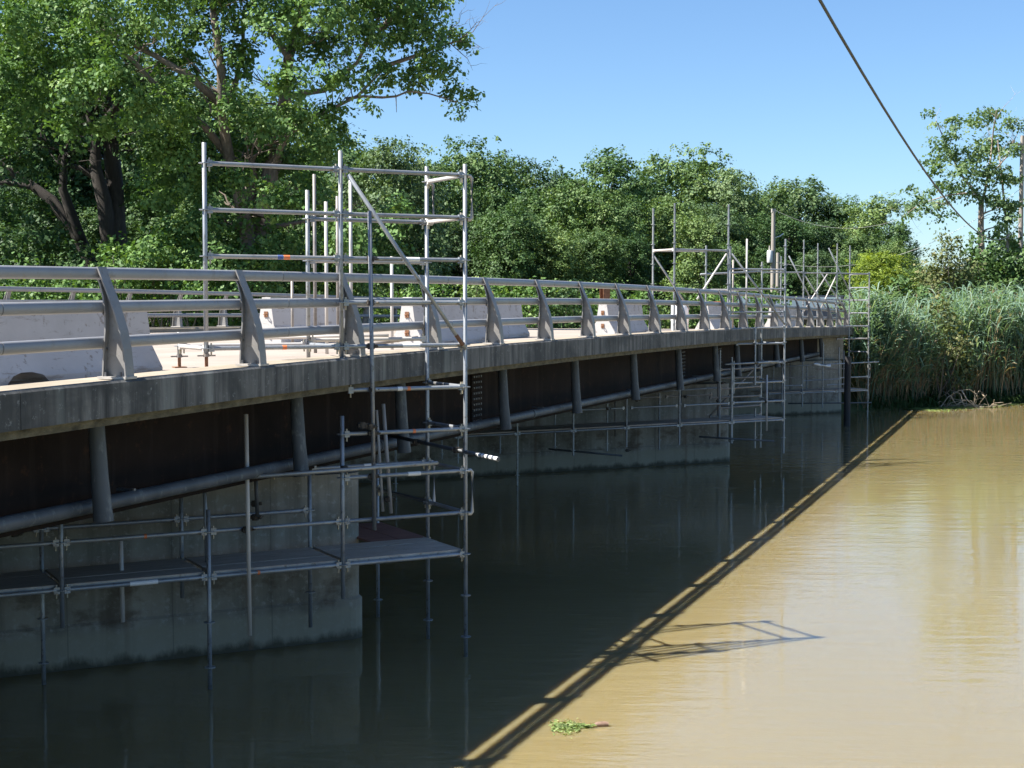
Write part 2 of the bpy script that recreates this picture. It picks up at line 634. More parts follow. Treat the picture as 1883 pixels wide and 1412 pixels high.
def bpt(s, w, z=0.0):
    p = P0 + UB * s - VB * w
    return Vector((p.x, p.y, z))


K0, K1 = -9, 22
bridge = thing('bridge', P0, 'long low road bridge with dark stained concrete edge over brown girders, crossing the muddy river', 'bridge', BROT)
SS = [K0 * SP + i * SP / 2 for i in range(int((K1 - K0) * 2) + 1)]
S_END = SS[-1]


def swept(prof, smin=None, smax=None, rel=True):
    """profile of (w, z) carried along the deck line; z relative to the deck edge"""
    ss = [s for s in SS if (smin is None or s >= smin) and (smax is None or s <= smax)]
    return [[(s, w, (deck_z(s) if rel else 0) + z) for w, z in prof] for s in ss]


mb = MB()
mb.sweep(swept([(-.045, -.29), (-.045, -.38), (.3, -.42), (13.9, -.42), (14.245, -.38), (14.245, -.29)]))
mb.build('slab_edge', M['lip'], bridge)
mb = MB()
mb.sweep(swept([(.452, -.289), (.452, -.12), (13.748, -.12), (13.748, -.289)]))
mb.build('deck', M['road'], bridge)
mb = MB()
mb.sweep(swept([(-.035, -.289), (-.035, -.002), (.38, .0), (.45, -.03), (.45, -.289)]))
mb.build('curb', M['curb'], bridge)
mb = MB()
mb.sweep(swept([(13.75, -.289), (13.75, -.03), (13.82, 0), (14.235, -.002), (14.235, -.289)]))
mb.build('curb', M['curb'], bridge)
# edge panels, one per railing bay, with open joints
for k in range(K0, K1):
    for side in (0, 1):
        s0, s1 = (k + .36) * SP + .0035, (k + 1.36) * SP - .0035
        s1 = min(s1, S_END)
        if s1 - s0 < .2:
            continue
        rings = []
        for i in range(4):
            s = s0 + (s1 - s0) * i / 3
            z = deck_z(s)
            w0, w1 = (-.145, -.037) if side == 0 else (14.345, 14.237)
            c = .02 if side == 0 else -.02
            rings.append([(s, w0, z - .30), (s, w0, z - .018), (s, w0 + c, z + .002), (s, w1, z + .002), (s, w1, z - .30)])
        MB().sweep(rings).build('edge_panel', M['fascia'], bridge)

# steel girders
for w in (.96, 3.9, 6.95, 10.0, 13.1):
    mb = MB()
    ss = [s for s in SS if s <= 47.0]
    rings = []
    for s in ss:
        t = deck_z(s) - .43
        rings.append([(s, w - .2, 2.245), (s, w + .2, 2.245), (s, w + .2, 2.28), (s, w + .011, 2.28), (s, w + .011, t - .03), (s, w + .17, t - .03),
                      (s, w + .17, t), (s, w - .17, t), (s, w - .17, t - .03), (s, w - .011, t - .03), (s, w - .011, 2.28), (s, w - .2, 2.28)])
    mb.sweep(rings)
    g = mb.build('girder', M['girder'], bridge)
    if w < 1:
        for k in (4.72, 10.75, 12.6, 16.4):
            s = k * SP
            sp = MB().box(s - .2, s + .2, w - .032, w - .012, 2.33, deck_z(s) - .5).build('splice_plate', M['girder'], g)
            bm_ = MB()
            for c in range(4):
                for r_ in range(9):
                    bs, bz_ = s - .15 + c * .1, 2.39 + r_ * (deck_z(s) - .56 - 2.39) / 8
                    bm_.box(bs - .016, bs + .016, w - .058, w - .031, bz_ - .016, bz_ + .016)
            tag(bm_.build('bolts', M['bolt'], g), kind='stuff')
# scupper pipes hanging from the slab edge
for k in (-3.2, -1.55, .12, 1.74, 2.97, 4.64, 6.25, 7.97, 9.65, 11.36, 12.55, 13.9, 15.2, 17.3, 19.3):
    s = k * SP
    top = deck_z(s) - .39
    mb = MB()
    mb.tube([(s, .43, top - .001), (s, .40, 2.66), (s, .365, 2.285)], [.072, .080, .088], 16)
    d = mb.build('drain_pipe', M['drain'], bridge)
    mb = MB()
    mb.tube([(s, .3715, 2.345), (s, .366, 2.281)], [.0905, .0905], 16)
    mb.build('collar', M['plate'] if k < 0 else M['drain'], d)
# utility conduit slung under the girder edge
mb = MB()
mb.tube([(-9 * SP, .62, 2.385), (0, .62, 2.385), (20 * SP, .62, 2.385)], .068, 14)
cond = mb.build('utility_pipe', M['drain'], bridge)
for k in np.arange(-8, 20, 2.62):
    s = k * SP + .9
    MB().tube([(s - .05, .62, 2.385), (s + .05, .62, 2.385)], .078, 14).build('coupling', M['drain'], cond)
    MB().box(s + .5, s + .53, .60, .80, 2.44, 2.47).build('hanger', M['bolt'], cond)


# ------------------------------------------------------------------ bridge railings
FRONT = [(-.125, .02), (-.118, .12), (-.103, .26), (-.070, .42), (-.018, .57), (.035, .71), (.10, .85), (.145, .965)]
BACK = [(.12, .02), (.114, .12), (.103, .26), (.088, .42), (.086, .57), (.105, .71), (.135, .82), (.155, .855)]


def post_mesh(sign):
    mb = MB()
    t = .011
    for prof, out in ((FRONT, -1), (BACK, 1)):
        rings = []
        for a, z in prof:
            a2 = a + .014 * (-out)
            rings.append([(-.062, a * sign, z), (.062, a * sign, z), (.062, a2 * sign, z), (-.062, a2 * sign, z)])
        mb.sweep(rings)
    for (a0, z0), (a1, z1), (b0, y0), (b1, y1) in zip(FRONT, FRONT[1:], BACK, BACK[1:]):
        vs = []
        for x in (-t, t):
            vs += [(x, (a0 + .013) * sign, z0), (x, (a1 + .013) * sign, z1), (x, (b1 - .013) * sign, y1), (x, (b0 - .013) * sign, y0)]
        mb.add(vs, [(0, 1, 2, 3), (7, 6, 5, 4)])
    return mb.mesh('post', M['post'])


RAILS = ((.200, .912), (.138, .622), (.142, .315))     # (distance inward, height) of the three rails


def rail_section(wc, zc, sign):
    """oval tube section, a little squared"""
    pts = []
    for j in range(16):
        a = 2 * math.pi * j / 16
        c, n = math.cos(a), math.sin(a)
        pts.append((sign * (wc + .046 * math.copysign(abs(c) ** .8, c)), zc + .053 * math.copysign(abs(n) ** .8, n)))
    return pts


def railing(label, w_line, sign, group):
    """w_line: where the posts stand; sign: which way is the roadway"""
    root = thing('bridge_railing', P0, label, 'railing', BROT, group)
    pm = post_mesh(sign)
    bmesh_ = MB().box(-.085, .085, -.137, .15, .0, .022).mesh('base_plate', M['plate'])
    nm = MB().tube([(0, 0, .022), (0, 0, .06)], .014, 6).mesh('anchor_nut', M['bolt'])
    rbm = MB().tube([(-.03, sign * -.06, -.055), (-.03, sign * -.02, -.065)], .013, 6).mesh('rail_bolt', M['bolt'])
    small = [('base_plate', bmesh_, (0, 0, 0))] + [('anchor_nut', nm, (x, y, 0)) for x in (-.045, .045) for y in (-.06, .09)] + [('rail_bolt', rbm, (0, sign * wc, zc)) for wc, zc in RAILS[1:]]
    for k in range(K0, K1 + 1):
        s = k * SP
        if s > S_END - .2:
            continue
        z = deck_z(s) + .003
        for nme, me in (('post', pm),):
            p = bpy.data.objects.new(nme, me)
            COL.objects.link(p)
            p.parent = root
            p.location = (s, w_line, z)
            for n2, m2, l2 in small:
                if (k > 9 or sign < 0) and n2 != 'base_plate':
                    continue
                b = bpy.data.objects.new(n2, m2)
                COL.objects.link(b)
                b.parent = p
                b.location = l2
    for j, (wc, zc) in enumerate(RAILS):
        # rails come in lengths of two bays; the sleeves show as dark rings
        sec = rail_section(wc, zc, sign)
        for k in range(K0, K1 - 1, 2):
            a, b = (k + .41) * SP + .006, min((k + 2.41) * SP - .006, S_END - .3)
            if k == K0:
                a = k * SP
            rings = []
            for i in range(7):
                s = a + (b - a) * i / 6
                rings.append([(s, w_line + y, deck_z(s) + z) for y, z in sec])
            mb = MB()
            mb.sweep(rings, smooth=True)
            r_ = mb.build('rail', M['rail'], root)
            if k + 2 < K1 - 1:
                sl = rail_section(wc, zc, sign)
                rings = [[(b + dx, w_line + sign * wc + (y - sign * wc) * .93, deck_z(b) + zc + (z - zc) * .93) for y, z in sl] for dx in (-.05, .062)]
                MB().sweep(rings, smooth=True).build('sleeve', M['bolt'], r_)
    return root


railing('grey steel railing with curved posts on the river side edge of the bridge', 0.0, 1, 'bridge railings')
railing('grey steel railing on the far side of the bridge, seen between the near rails', 14.2, -1, 'bridge railings')


# ------------------------------------------------------------------ piers and abutment
PANG = R(27)


def pier(loc, label, length, top):
    root = thing('bridge_pier', loc, label, 'pier', PANG, 'bridge piers')
    th = .85

    def outline(g, r):
        pts = [(-length, -g), (0 + g - r, -g)]
        for j in range(1, 6):
            a = R(-90 + j * 18)
            pts.append((g - r + r * math.cos(a), -g + r + r * math.sin(a)))
        for j in range(0, 5):
            a = R(j * 18)
            pts.append((g - r + r * math.cos(a), th + g - r + r * math.sin(a)))
        pts += [(g - r, th + g), (-length, th + g)]
        return pts
    lo, up = outline(.03, .22), outline(0, .22)
    MB().sweep([[(x, y, -1.8) for x, y in lo], [(x, y, .50) for x, y in lo], [(x, y, .53) for x, y in up], [(x, y, top) for x, y in up]]).build('shaft', M['pier'], root)
    # bearing blocks under each girder
    for i in range(5):
        x = -1.7 - i * 4.46
        if x > -length + .3:
            MB().box(x - .3, x + .3, .12, .72, top + .002, top + .135).build('bearing', M['bolt'], root)
    return root


pier((-1.873, 18.43, 0), 'nearest concrete pier wall, wrapped by scaffolding platforms at lower left', 21, 2.10)
pier((5.915, 39.41, 0), 'middle concrete pier wall standing in the water behind a thin scaffold platform', 21, 2.10)

ab = thing('bridge_abutment', (12.9, 57.3, 0), 'far concrete abutment wall with a full height end block under the bridge end', 'abutment', PANG)
MB().box(-21, 0, 0, 1.1, -1.5, 2.05).build('seat_wall', M['pier'], ab, .05, 2)
MB().box(-2.25, .35, .35, 1.3, 2.053, 3.0).build('end_block', M['pier'], ab, .04, 2)
MB().box(-21, -2.253, .95, 1.3, 2.053, 3.0).build('back_wall', M['pier'], ab)
MB().box(-.45, -.02, 1.302, 4.5, -1.0, 2.95).build('wing_wall', M['pier'], ab)

mb = MB()
mb.tube([(0, 0, -1.5), (0, 0, 1.2), (.02, 0, 2.42)], [.115, .112, .108], 14)
t = mb.build('timber_pile', M['pile'])
t.location = (11.62, 50.8, 0)
tag(t, 'black round pile standing in the water beside the far abutment', 'pile')

# ------------------------------------------------------------------ scaffolding
_cache = {}


def orient(o, a, b):
    d = Vector(b) - Vector(a)
    o.location = a
    o.rotation_mode = 'QUATERNION'
    o.rotation_quaternion = d.to_track_quat('Z', 'Y')


def rod_mesh(name, L, r, m, heads=False, n=10):
    key = (name, round(L, 2), r, m.name, heads)
    if key not in _cache:
        mb = MB()
        if heads:
            mb.tube([(0, 0, .05), (0, 0, L - .05)], r, n)
            for z0, z1 in ((.024, .085), (L - .085, L - .024)):
                mb.box(-.021, .021, -.036, .036, z0, z1)
        else:
            mb.tube([(0, 0, 0), (0, 0, .001), (0, 0, L - .001), (0, 0, L)], [r * .8, r, r, r * .8], n)
        _cache[key] = mb.mesh(name, m)
    return _cache[key]


ROS = MB().tube([(0, 0, -.005), (0, 0, .005)], .061, 10, smooth=False)
ROS_ME = ROS.mesh('rosette', M['galv'])
CL = MB().tube([(0, 0, -.035), (0, 0, .035)], .042, 8).box(-.055, .075, -.02, .02, -.02, .02).tube([(.07, -.06, 0), (.07, .06, 0)], .01, 6)
CL_ME = CL.mesh('clamp', M['clamp'])
WEDGE_ME = MB().box(-.012, .012, -.006, .006, -.06, .085).mesh('wedge', M['brass'])


class Scaffold:
    def __init__(self, loc, ang, label, fine):
        self.root = thing('scaffold', loc, label, 'scaffolding', ang, 'scaffolds around the piers')
        self.fine = fine

    def rod(self, name, a, b, m='galv', r=.0242, heads=False):
        L = (Vector(b) - Vector(a)).length
        o = bpy.data.objects.new(name, rod_mesh(name, L, r, M[m], heads))
        COL.objects.link(o)
        o.parent = self.root
        orient(o, a, b)
        return o

    def std(self, p, q, z0, z1, m='galv', ros=True, lean=(0, 0)):
        """upright; rosettes every half metre on the common level grid"""
        zs = [.24 + .5 * n for n in range(14) if z0 + .03 < .24 + .5 * n < z1 - .05] if ros else []
        a, b = (p, q, z0), (p + lean[0], q + lean[1], z1)
        if self.fine or not zs:
            o = self.rod('standard', a, b, m)
            for z in zs:
                c = bpy.data.objects.new('rosette', ROS_ME)
                COL.objects.link(c)
                c.parent = o
                c.location = (0, 0, z - z0)
        else:
            mb = MB()
            mb.tube([(0, 0, 0), (0, 0, z1 - z0)], .0242, 8)
            for z in zs:
                mb.tube([(0, 0, z - z0 - .006), (0, 0, z - z0 + .006)], .058, 8, smooth=False)
            o = mb.build('standard', M[m], self.root)
            orient(o, a, b)
        return o

    def led(self, a, b, m='galv', tape=None):
        o = self.rod('ledger', a, b, m, .0242, True)
        if self.fine:
            L = (Vector(b) - Vector(a)).length
            for z in (.055, L - .055):
                c = bpy.data.objects.new('wedge', WEDGE_ME)
                COL.objects.link(c)
                c.parent = o
                c.location = (0, 0, z)
                c.rotation_euler = (R(90), 0, 0)
        for t in (tape or ()):
            f, l, mm = t
            L = (Vector(b) - Vector(a)).length
            MB().tube([(0, 0, L * f), (0, 0, L * f + l)], .0256, 12).build('tape_band', M[mm], o)
        return o

    def clamp(self, p, q, z, rz=0.0):
        c = bpy.data.objects.new('clamp', CL_ME)
        COL.objects.link(c)
        c.parent = self.root
        c.location = (p, q, z)
        c.rotation_euler = (0, 0, rz)

    def deck(self, p0, p1, q0, q1, z, n=3, m='wood', along='p'):
        """planks with a metal edge angle, laid between the ledgers"""
        for i in range(n):
            if along == 'p':
                w = (q1 - q0) / n
                a0, a1, b0, b1 = p0 + .035, p1 - .035, q0 + i * w + .006, q0 + (i + 1) * w - .006
            else:
                w = (p1 - p0) / n
                a0, a1, b0, b1 = p0 + i * w + .006, p0 + (i + 1) * w - .006, q0, q1
            dz = rnd.uniform(-.004, .004)
            pl = MB().box(a0, a1, b0, b1, z + .006 + dz, z + .034 + dz).build('plank', M[m], self.root)
            if along == 'p' and self.fine:
                e = MB()
                e.box(a0, a1, b0 - .004, b0 + .012, z - .03, z + .03 + dz)
                e.box(a0, a1, b1 - .012, b1 + .004, z - .03, z + .03 + dz)
                e.build('metal_edge', M['galv'], pl)

    def jack(self, p, q, z0, z1):
        """screw jack foot: rusty spindle, wing nut, base plate"""
        j = MB().tube([(p, q, z0), (p, q, z1)], .019, 10).build('base_jack', M['rust'], self.root)
        MB().box(p - .07, p + .07, q - .07, q + .07, z0 - .006, z0 + .004).build('foot_plate', M['rust'], j)
        MB().tube([(p, q, z1 - .05), (p, q, z1 - .015)], .034, 10).box(p - .1, p + .1, q - .012, q + .012, z1 - .045, z1 - .03).build('wing_nut', M['galv_old'], j)

    def bracket(self, p, q, z0, z1):
        """C shaped end frame clipped to an upright"""
        x = p + .09
        MB().tube([(p + .03, q, z0), (x - .02, q, z0), (x, q, z0 + .02), (x, q, z1 - .02), (x - .02, q, z1), (p + .03, q, z1)], .022, 8).build('end_bracket', M['white_tube'], self.root)


def lv(n):
    return .24 + .5 * n


# --- near scaffold: bays of 1.57 m along the first pier, 1.065 m deep
B = 1.57
D = 1.065
sc = Scaffold((-.555, 17.425, 0), math.atan2(.4753, .8798), 'tall near scaffold tower rising from the water past the bridge rail, nearest of three', True)
sc.std(0, 0, -.5, 5.87)
sc.std(-B, 0, .85, 2.95)
sc.std(-B, 0, 3.60, 5.95)
sc.std(-2 * B, 0, -.5, 1.98)
sc.std(-2 * B, 0, 3.66, 5.96)
sc.jack(-2 * B, 0, 3.52, 3.70)
sc.std(-3 * B, 0, .84, 2.42)
sc.std(-4 * B, 0, -.5, 2.2)
sc.std(0, D, -.5, 5.93)
sc.std(-B, D, .31, 2.2)
sc.std(-B, D, 3.54, 5.58)
sc.std(-2 * B, D, .82, 2.08)
sc.std(-2 * B, D, 3.62, 3.9)
sc.jack(-2 * B, D, 3.50, 3.66)
sc.std(-3 * B, D, -.5, 1.95)
sc.std(-4 * B, D, .5, 2.0)
sc.std(-.05, 2.55, -.5, 2.42)
# front ledgers
for n in (3, 4, 5):
    sc.led((-B, 0, lv(n)), (0, 0, lv(n)), 'galv', [(.56, .035, 'orange')] if n == 5 else ([(.52, .16, 'white_tape')] if n == 4 else None))
sc.led((-B + .05, 0, lv(6)), (0, 0, lv(6)), 'galv', [(.5, .04, 'orange'), (.42, .06, 'white_tape')])
for i in range(1, 5):
    sc.led((-(i + 1) * B, 0, lv(3)), (-i * B, 0, lv(3)), 'galv', [(.55, .03, 'orange')] if i == 2 else None)
for i in range(0, 5):
    sc.led((-(i + 1) * B, 0, lv(2)), (-i * B, 0, lv(2)), 'galv', [(.35, .03, 'orange')] if i == 1 else ([(.45, .3, 'white_tape')] if i == 2 else None))
    sc.led((-(i + 1) * B, D, lv(2)), (-i * B, D, lv(2)))
    sc.led((-i * B, 0, lv(2)), (-i * B, D, lv(2)))
    sc.deck(-(i + 1) * B, -i * B, .03, D - .03, lv(2) + .022, 3)
for i in range(0, 5):
    if i == 0:
        continue
    sc.led((-(i + 1) * B, D, lv(3)), (-i * B, D, lv(3)))
sc.led((-B + .0, D, lv(4)), (0, D, lv(4)), 'galv', [(.45, .1, 'white_tape')])
sc.led((-B - .5, D, lv(4) - .02), (-B, D, lv(4) - .02), 'galv_old')
# cross ledgers at the outer end
for n in (3, 4, 5, 6, 10, 11):
    sc.led((0, 0, lv(n)), (0, D, lv(n)), 'white_tube' if n > 6 else 'galv')
sc.led((0, D, lv(3)), (-.05, 2.55, lv(3)), 'dark_tube')
sc.led((-2 * B, 0, lv(7)), (-2 * B, D, lv(7)), 'white_tube')
# upper guard rails standing above the bridge deck
for n in (7, 9, 10, 11):
    tp = {9: [(.52, .06, 'blue'), (.565, .07, 'orange')], 7: [(.55, .05, 'orange')]}.get(n)
    sc.led((-2 * B, 0, lv(n)), (-B, 0, lv(n)), 'galv', tp)
    sc.led((-B, 0, lv(n)), (0, 0, lv(n)), 'galv', [(.48, .22, 'white_tape')] if n in (7, 9) else None)
sc.led((-B, 0, lv(8)), (0, 0, lv(8)))
sc.led((-B, D, lv(10)), (0, D, lv(10)))
sc.led((-B, D, lv(9)), (0, D, lv(9)), 'white_tube')
sc.led((-B, D, lv(7) + .05), (0, D, lv(7) + .05), 'white_tube')
sc.led((-B, 0, lv(7)), (-B, D, lv(7)))
sc.led((-2 * B, D, lv(7)), (-B, D, lv(7)), 'white_tube')
br = sc.rod('brace', (-B + .07, -.05, lv(11) - .06), (-.02, -.05, lv(7) - .05))
MB().tube([(0, 0, 2.27), (0, 0, 2.42)], .0256, 10).build('rust_end', M['rust'], br)
sc.bracket(0, 0, lv(10) - .02, lv(11) - .01)
sc.bracket(0, D, lv(10) - .02, lv(11) - .02)
sc.bracket(0, 0, lv(3) - .02, lv(4))
sc.bracket(0, D, lv(3) - .02, lv(4))
# loose tubes clamped across the frame
sc.rod('tube', (-2.72, -.12, .57), (-2.74, -.12, 3.02), 'white_tube')
sc.rod('tube', (-2.86, -.17, 2.33), (-.40, -.07, 2.36), 'galv')
sc.rod('tube', (-1.20, -.055, 1.62), (-1.24, -.055, 5.28), 'galv')
sc.rod('tube', (-3.95, .55, .72), (-3.96, .55, 1.62), 'white_tube')
sc.rod('tube', (-2.98, .6, 1.3), (-3.0, .6, 2.2), 'galv')
sc.rod('tube', (-2.33, .75, 1.75), (-2.35, .75, 2.3), 'dark_tube')
so = sc.rod('tube', (-.06, 2.3, 2.50), (.02, -.80, 2.45), 'dark_tube')  # dark colour stands in for the shade lying on this tube
MB().tube([(0, 0, 2.64), (0, 0, 3.098)], .0258, 12).build('painted_sunlit_end', M['white_tape'], so)  # sunlight on the tube's outer end, put in as white colour
for z in (2.70, 2.78, 2.86):
    MB().tube([(0, 0, z), (0, 0, z + .02)], .0262, 12).build('tape_band', M['clamp'], so)  # dark bands across the painted sunlight
sc.rod('tube', (-.42, 1.25, 1.60), (-.52, 1.25, 2.98), 'white_tube')
sc.rod('tube', (-.50, 1.32, 1.62), (-.58, 1.32, 2.9), 'white_tube', .018)
for p, q, z in ((-2.74, -.075, 2.34), (-2.73, -.07, 1.74), (-B, -.05, 2.35), (-1.21, -.03, lv(5)), (-1.21, -.03, lv(4)), (-1.21, -.03, lv(6)), (-1.22, -.03, lv(9)),
                (-1.22, -.03, lv(8)), (-1.22, -.03, lv(7)), (-.02, .2, 2.47), (-2.34, .8, 1.74), (-2.34, .8, 1.9), (-4.9, 1.0, 1.8), (-5.0, 1.0, 1.72), (-.04, 1.3, 2.48), (-.45, 1.27, 1.78),
                (-1.25, -.06, lv(5) + .08), (-1.35, -.06, lv(5) + .1), (-1.9, 1.1, 4.2)):
    sc.clamp(p, q, z, rnd.uniform(-.8, .8))
# planks of the second platform beyond the pier nose
sc.deck(-.75, .02, 1.12, 2.6, lv(2) + .01, 2, 'redwood', 'q')
# uprights standing on the bridge deck behind the near rail
for px, top, bot, Yd, mm in ((580, 322, 655, 21.2, 'galv_old'), (601, 372, 658, 20.8, 'white_tube'), (622, 362, 650, 21.6, 'galv_old'), (646, 325, 650, 22.0, 'white_tube'),
                             (721, 472, 645, 22.6, 'white_tube'), (538, 515, 640, 24.5, 'galv_old'), (568, 527, 640, 24.5, 'white_tube')):
    P = at(px, top, Yd) - Vector((-.555, 17.425, 0))
    pp, qq = P.x * .8798 + P.y * .4753, -P.x * .4753 + P.y * .8798
    sc.rod('tube', (pp, qq, at(px, bot, Yd).z - .02), (pp, qq, P.z), mm)
sc.rod('tube', (-1.95, 2.1, 3.80), (-.42, 1.3, 3.83), 'white_tube')
sc.rod('tube', (-.65, 2.2, 3.66), (.35, 2.1, 3.78), 'galv_old')

# --- middle scaffold around the second pier
B2 = 1.63
s2 = Scaffold((7.11, 38.3, 0), math.atan2(.5135, .859), 'middle scaffold along the second pier with a ladder like bay hanging near the water', False)
PF = [0, -1.755, -3.415, -5.03, -6.58, -8.14, -9.72, -11.3]
s2.std(0, 0, .33, 5.92)
for i, (z0, z1) in enumerate(((.68, 2.88), (.72, 2.4), (.74, 1.98), (.62, 1.75), (-.4, 1.55), (.6, 1.5), (-.4, 1.5))):
    s2.std(PF[i + 1], 0, z0, z1)
s2.std(0, .92, .4, 5.35)
for i, (z0, z1) in enumerate(((.8, 3.05), (.5, 1.95), (.55, 1.9), (.7, 1.8), (.65, 1.7), (.6, 1.6))):
    s2.std(PF[i + 1] + (.12 if i else 0), 1.0 if i else .48, z0, z1)
s2.std(PF[1] + .12, .12, .66, 2.62)
s2.std(-1.03, -.05, 2.15, 3.6)
s2.std(-.55, .5, .45, 1.5)
s2.std(-1.2, .6, 1.9, 2.75)
for n in (2, 3, 4, 5, 6):
    s2.led((PF[1] if n != 6 else PF[1] + .1, 0, lv(n) - .03), (0, 0, lv(n) - .03))
    s2.led((0, 0, lv(n) - .03), (0, .92, lv(n) - .03), 'galv')
for n in (2, 3, 4):
    s2.led((PF[1], .92, lv(n) + .05), (0, .92, lv(n) + .05), 'galv_old')
for i in range(1, 7):
    s2.led((PF[i + 1], 0, lv(2) - .03), (PF[i], 0, lv(2) - .03))
    s2.led((PF[i + 1], 1.0, lv(2) - .03), (PF[i], 1.0, lv(2) - .03), 'galv_old')
    if i not in (4,):
        s2.led((PF[i + 1] + .1, 0, 1.70), (PF[i] - .05, 0, 1.70))
        s2.led((PF[i + 1] + .3, 1.0, 1.86), (PF[i] + .2, 1.0, 1.86), 'galv_old')
for i in range(0, 7):
    s2.deck(PF[i + 1], PF[i], .03, .98, lv(2) - .005, 3)
    s2.led((PF[i], 0, lv(2) - .03), (PF[i], 1.0, lv(2) - .03), 'galv_old')
s2.rod('tube', (PF[1] - .8, .3, .86), (PF[1] + 1.0, -.5, .72), 'dark_tube')
s2.rod('tube', (-6.9, .6, .74), (-5.5, -.5, .60), 'dark_tube')
s2.rod('tube', (PF[1] - .25, -.04, 2.70), (PF[1] + 1.5, -.06, 2.74), 'galv')
s2.rod('tube', (PF[1] - .5, 2.2, 2.2), (-.3, 1.6, 2.25), 'dark_tube')
s2.rod('tube', (PF[1] - .4, 2.0, 1.55), (-.2, 1.4, 1.5), 'dark_tube')
for p, q, z in ((PF[4], 0, 1.68), (-7.5, 0, 1.7), (-5.6, 0, 1.7), (-2.5, .95, 1.84), (-1.03, -.05, 2.72), (-4.0, 1.0, 1.8), (-5.1, 1.0, 1.9), (-5.0, 0, .66)):
    s2.clamp(p, q, z, rnd.uniform(-1, 1))
for n in (3, 4, 5):
    s2.led((PF[1], .48, lv(n) - .2), (0, .92, lv(n) - .2), 'galv_old')
s2.rod('tube', (PF[1] + .3, .92, .7), (PF[1] + .3, .92, 2.9), 'galv_old')
s2.rod('tube', (-.62, -.04, .95), (-.62, -.04, 2.4), 'white_tube')
s2.rod('brace', (PF[1] + .05, .95, 1.3), (-.05, .95, 2.65), 'galv_old')
s2.rod('tube', (PF[2] + .2, 1.0, 2.0), (PF[1] + .4, 1.0, 2.04), 'galv')
s2.rod('tube', (PF[3] + .4, 1.05, .9), (PF[3] + .4, 1.05, 2.0), 'galv_old')
s2.rod('tube', (PF[2] + .8, 1.0, 1.0), (PF[2] + .8, 1.0, 2.1), 'dark_tube')
for p, q, z in ((PF[1] + .3, .92, 1.7), (PF[1] + .3, .92, 2.2), (-.62, -.02, 1.7), (PF[2] + .8, 1.0, 1.86), (PF[1] + .1, .5, 2.2), (-.4, 1.6, 2.2)):
    s2.clamp(p, q, z, rnd.uniform(-1, 1))
# upper frame above the bridge deck
U1, U2 = -1.896, -3.60
s2.std(U1, 0, 3.6, 6.75, 'galv')
s2.std(U2, 0, 3.55, 6.72, 'galv')
s2.std(U2 + .08, 1.0, 3.5, 6.65)
s2.std(U1 + .08, 1.0, 3.55, 5.75)
s2.std(U1 + .09, .03, 3.6, 5.7)
s2.rod('tube', (-.456, 1.0, 3.5), (-.456, 1.0, 5.95), 'white_tube')
s2.rod('tube', (-.75, 1.2, 3.5), (-.75, 1.2, 5.4), 'galv_old')
s2.led((U2, 0, 5.58), (U1, 0, 5.58))
s2.led((U2 + .08, 1.0, 5.58), (U1 + .08, 1.0, 5.60))
s2.led((U2, 0, 5.58), (U2 + .08, 1.0, 5.58), 'white_tube')
s2.rod('tube', (U1 - .1, 1.0, 5.00), (.02, 1.0, 5.10), 'galv')
s2.led((U1, 0, 5.12), (0, 0, 5.12))
s2.led((U1, 0, 4.62), (0, 0, 4.62))
s2.led((U1, 1.0, 4.60), (0, 1.0, 4.60), 'white_tube')
s2.led((U1, 0, 4.02), (0, 0, 4.02))
s2.led((U1, 0, 3.60), (0, 0, 3.62))
s2.rod('brace', (U2 + .1, 1.0, 5.46), (-2.35, 1.0, 4.1))
s2.rod('brace', (U1 - .02, .05, 5.5), (U1 - .95, .05, 4.35), 'white_tube')
s2.rod('brace', (U1 + .08, -.04, 5.5), (-.03, -.04, 3.7))
s2.rod('brace', (-2.64, 3.5, 3.6), (-2.12, 3.5, 4.35), 'galv_old')
s2.rod('brace', (-2.12, 3.5, 3.6), (-2.64, 3.5, 4.35), 'galv_old')

# --- far scaffold round the abutment
B3 = 1.57
s3 = Scaffold((13.28, 54.7, 0), R(29), 'farthest scaffold with open rungs, standing at the reeds end of the bridge', False)
s3.std(0, 0, -.5, 5.43)
s3.std(0, D, -.5, 6.45)
s3.std(-B3, 0, 3.3, 6.45)
s3.std(-B3, D, 3.3, 6.5)
s3.std(-2 * B3, 0, 3.3, 6.55)
s3.std(-2 * B3, D + .2, 3.3, 6.0)
s3.std(-B3 + .15, 0, .6, 2.65)
s3.std(-1.45 * B3, -.1, .45, 2.85)
s3.std(-2 * B3, 0, .5, 2.4)
s3.std(-2.6 * B3, 0, .55, 2.4)
s3.std(-1.3 * B3, D, .9, 1.95)
s3.std(-2.3 * B3, D, 1.0, 2.2)
for z in (5.35, 4.85, 4.38, 3.90, 3.41, 2.95, 2.45, 1.48, 1.02):
    s3.led((0, 0, z), (0, D, z), 'galv')
s3.led((-B3, 0, 5.36), (0, 0, 5.36))
s3.led((-2 * B3, 0, 5.36), (-B3, 0, 5.36))
s3.led((-3.2 * B3, 0, 5.36), (-2 * B3, 0, 5.38))
s3.led((-B3, 0, 3.42), (0, 0, 3.42))
s3.led((-B3, D, 4.4), (0, D, 4.4))
s3.led((-2 * B3, 0, 4.4), (-B3, 0, 4.4))
s3.rod('tube', (-2.7 * B3, -.1, 2.0), (.42, -.1, 2.08), 'galv')
s3.led((-B3 + .15, 0, 1.52), (0, 0, 1.54))
s3.led((-2 * B3, 0, 1.46), (-B3 + .15, 0, 1.48))
s3.led((-2.6 * B3, 0, 1.30), (-2 * B3, 0, 1.3))
s3.led((-B3 - .2, .3, 1.25), (-.7, .3, 1.27))
for i in range(3):
    s3.led((-(i + 1) * B3, 0, 1.02), (-i * B3, 0, 1.02))
    s3.deck(-(i + 1) * B3, -i * B3, .03, D - .03, 1.045, 3)
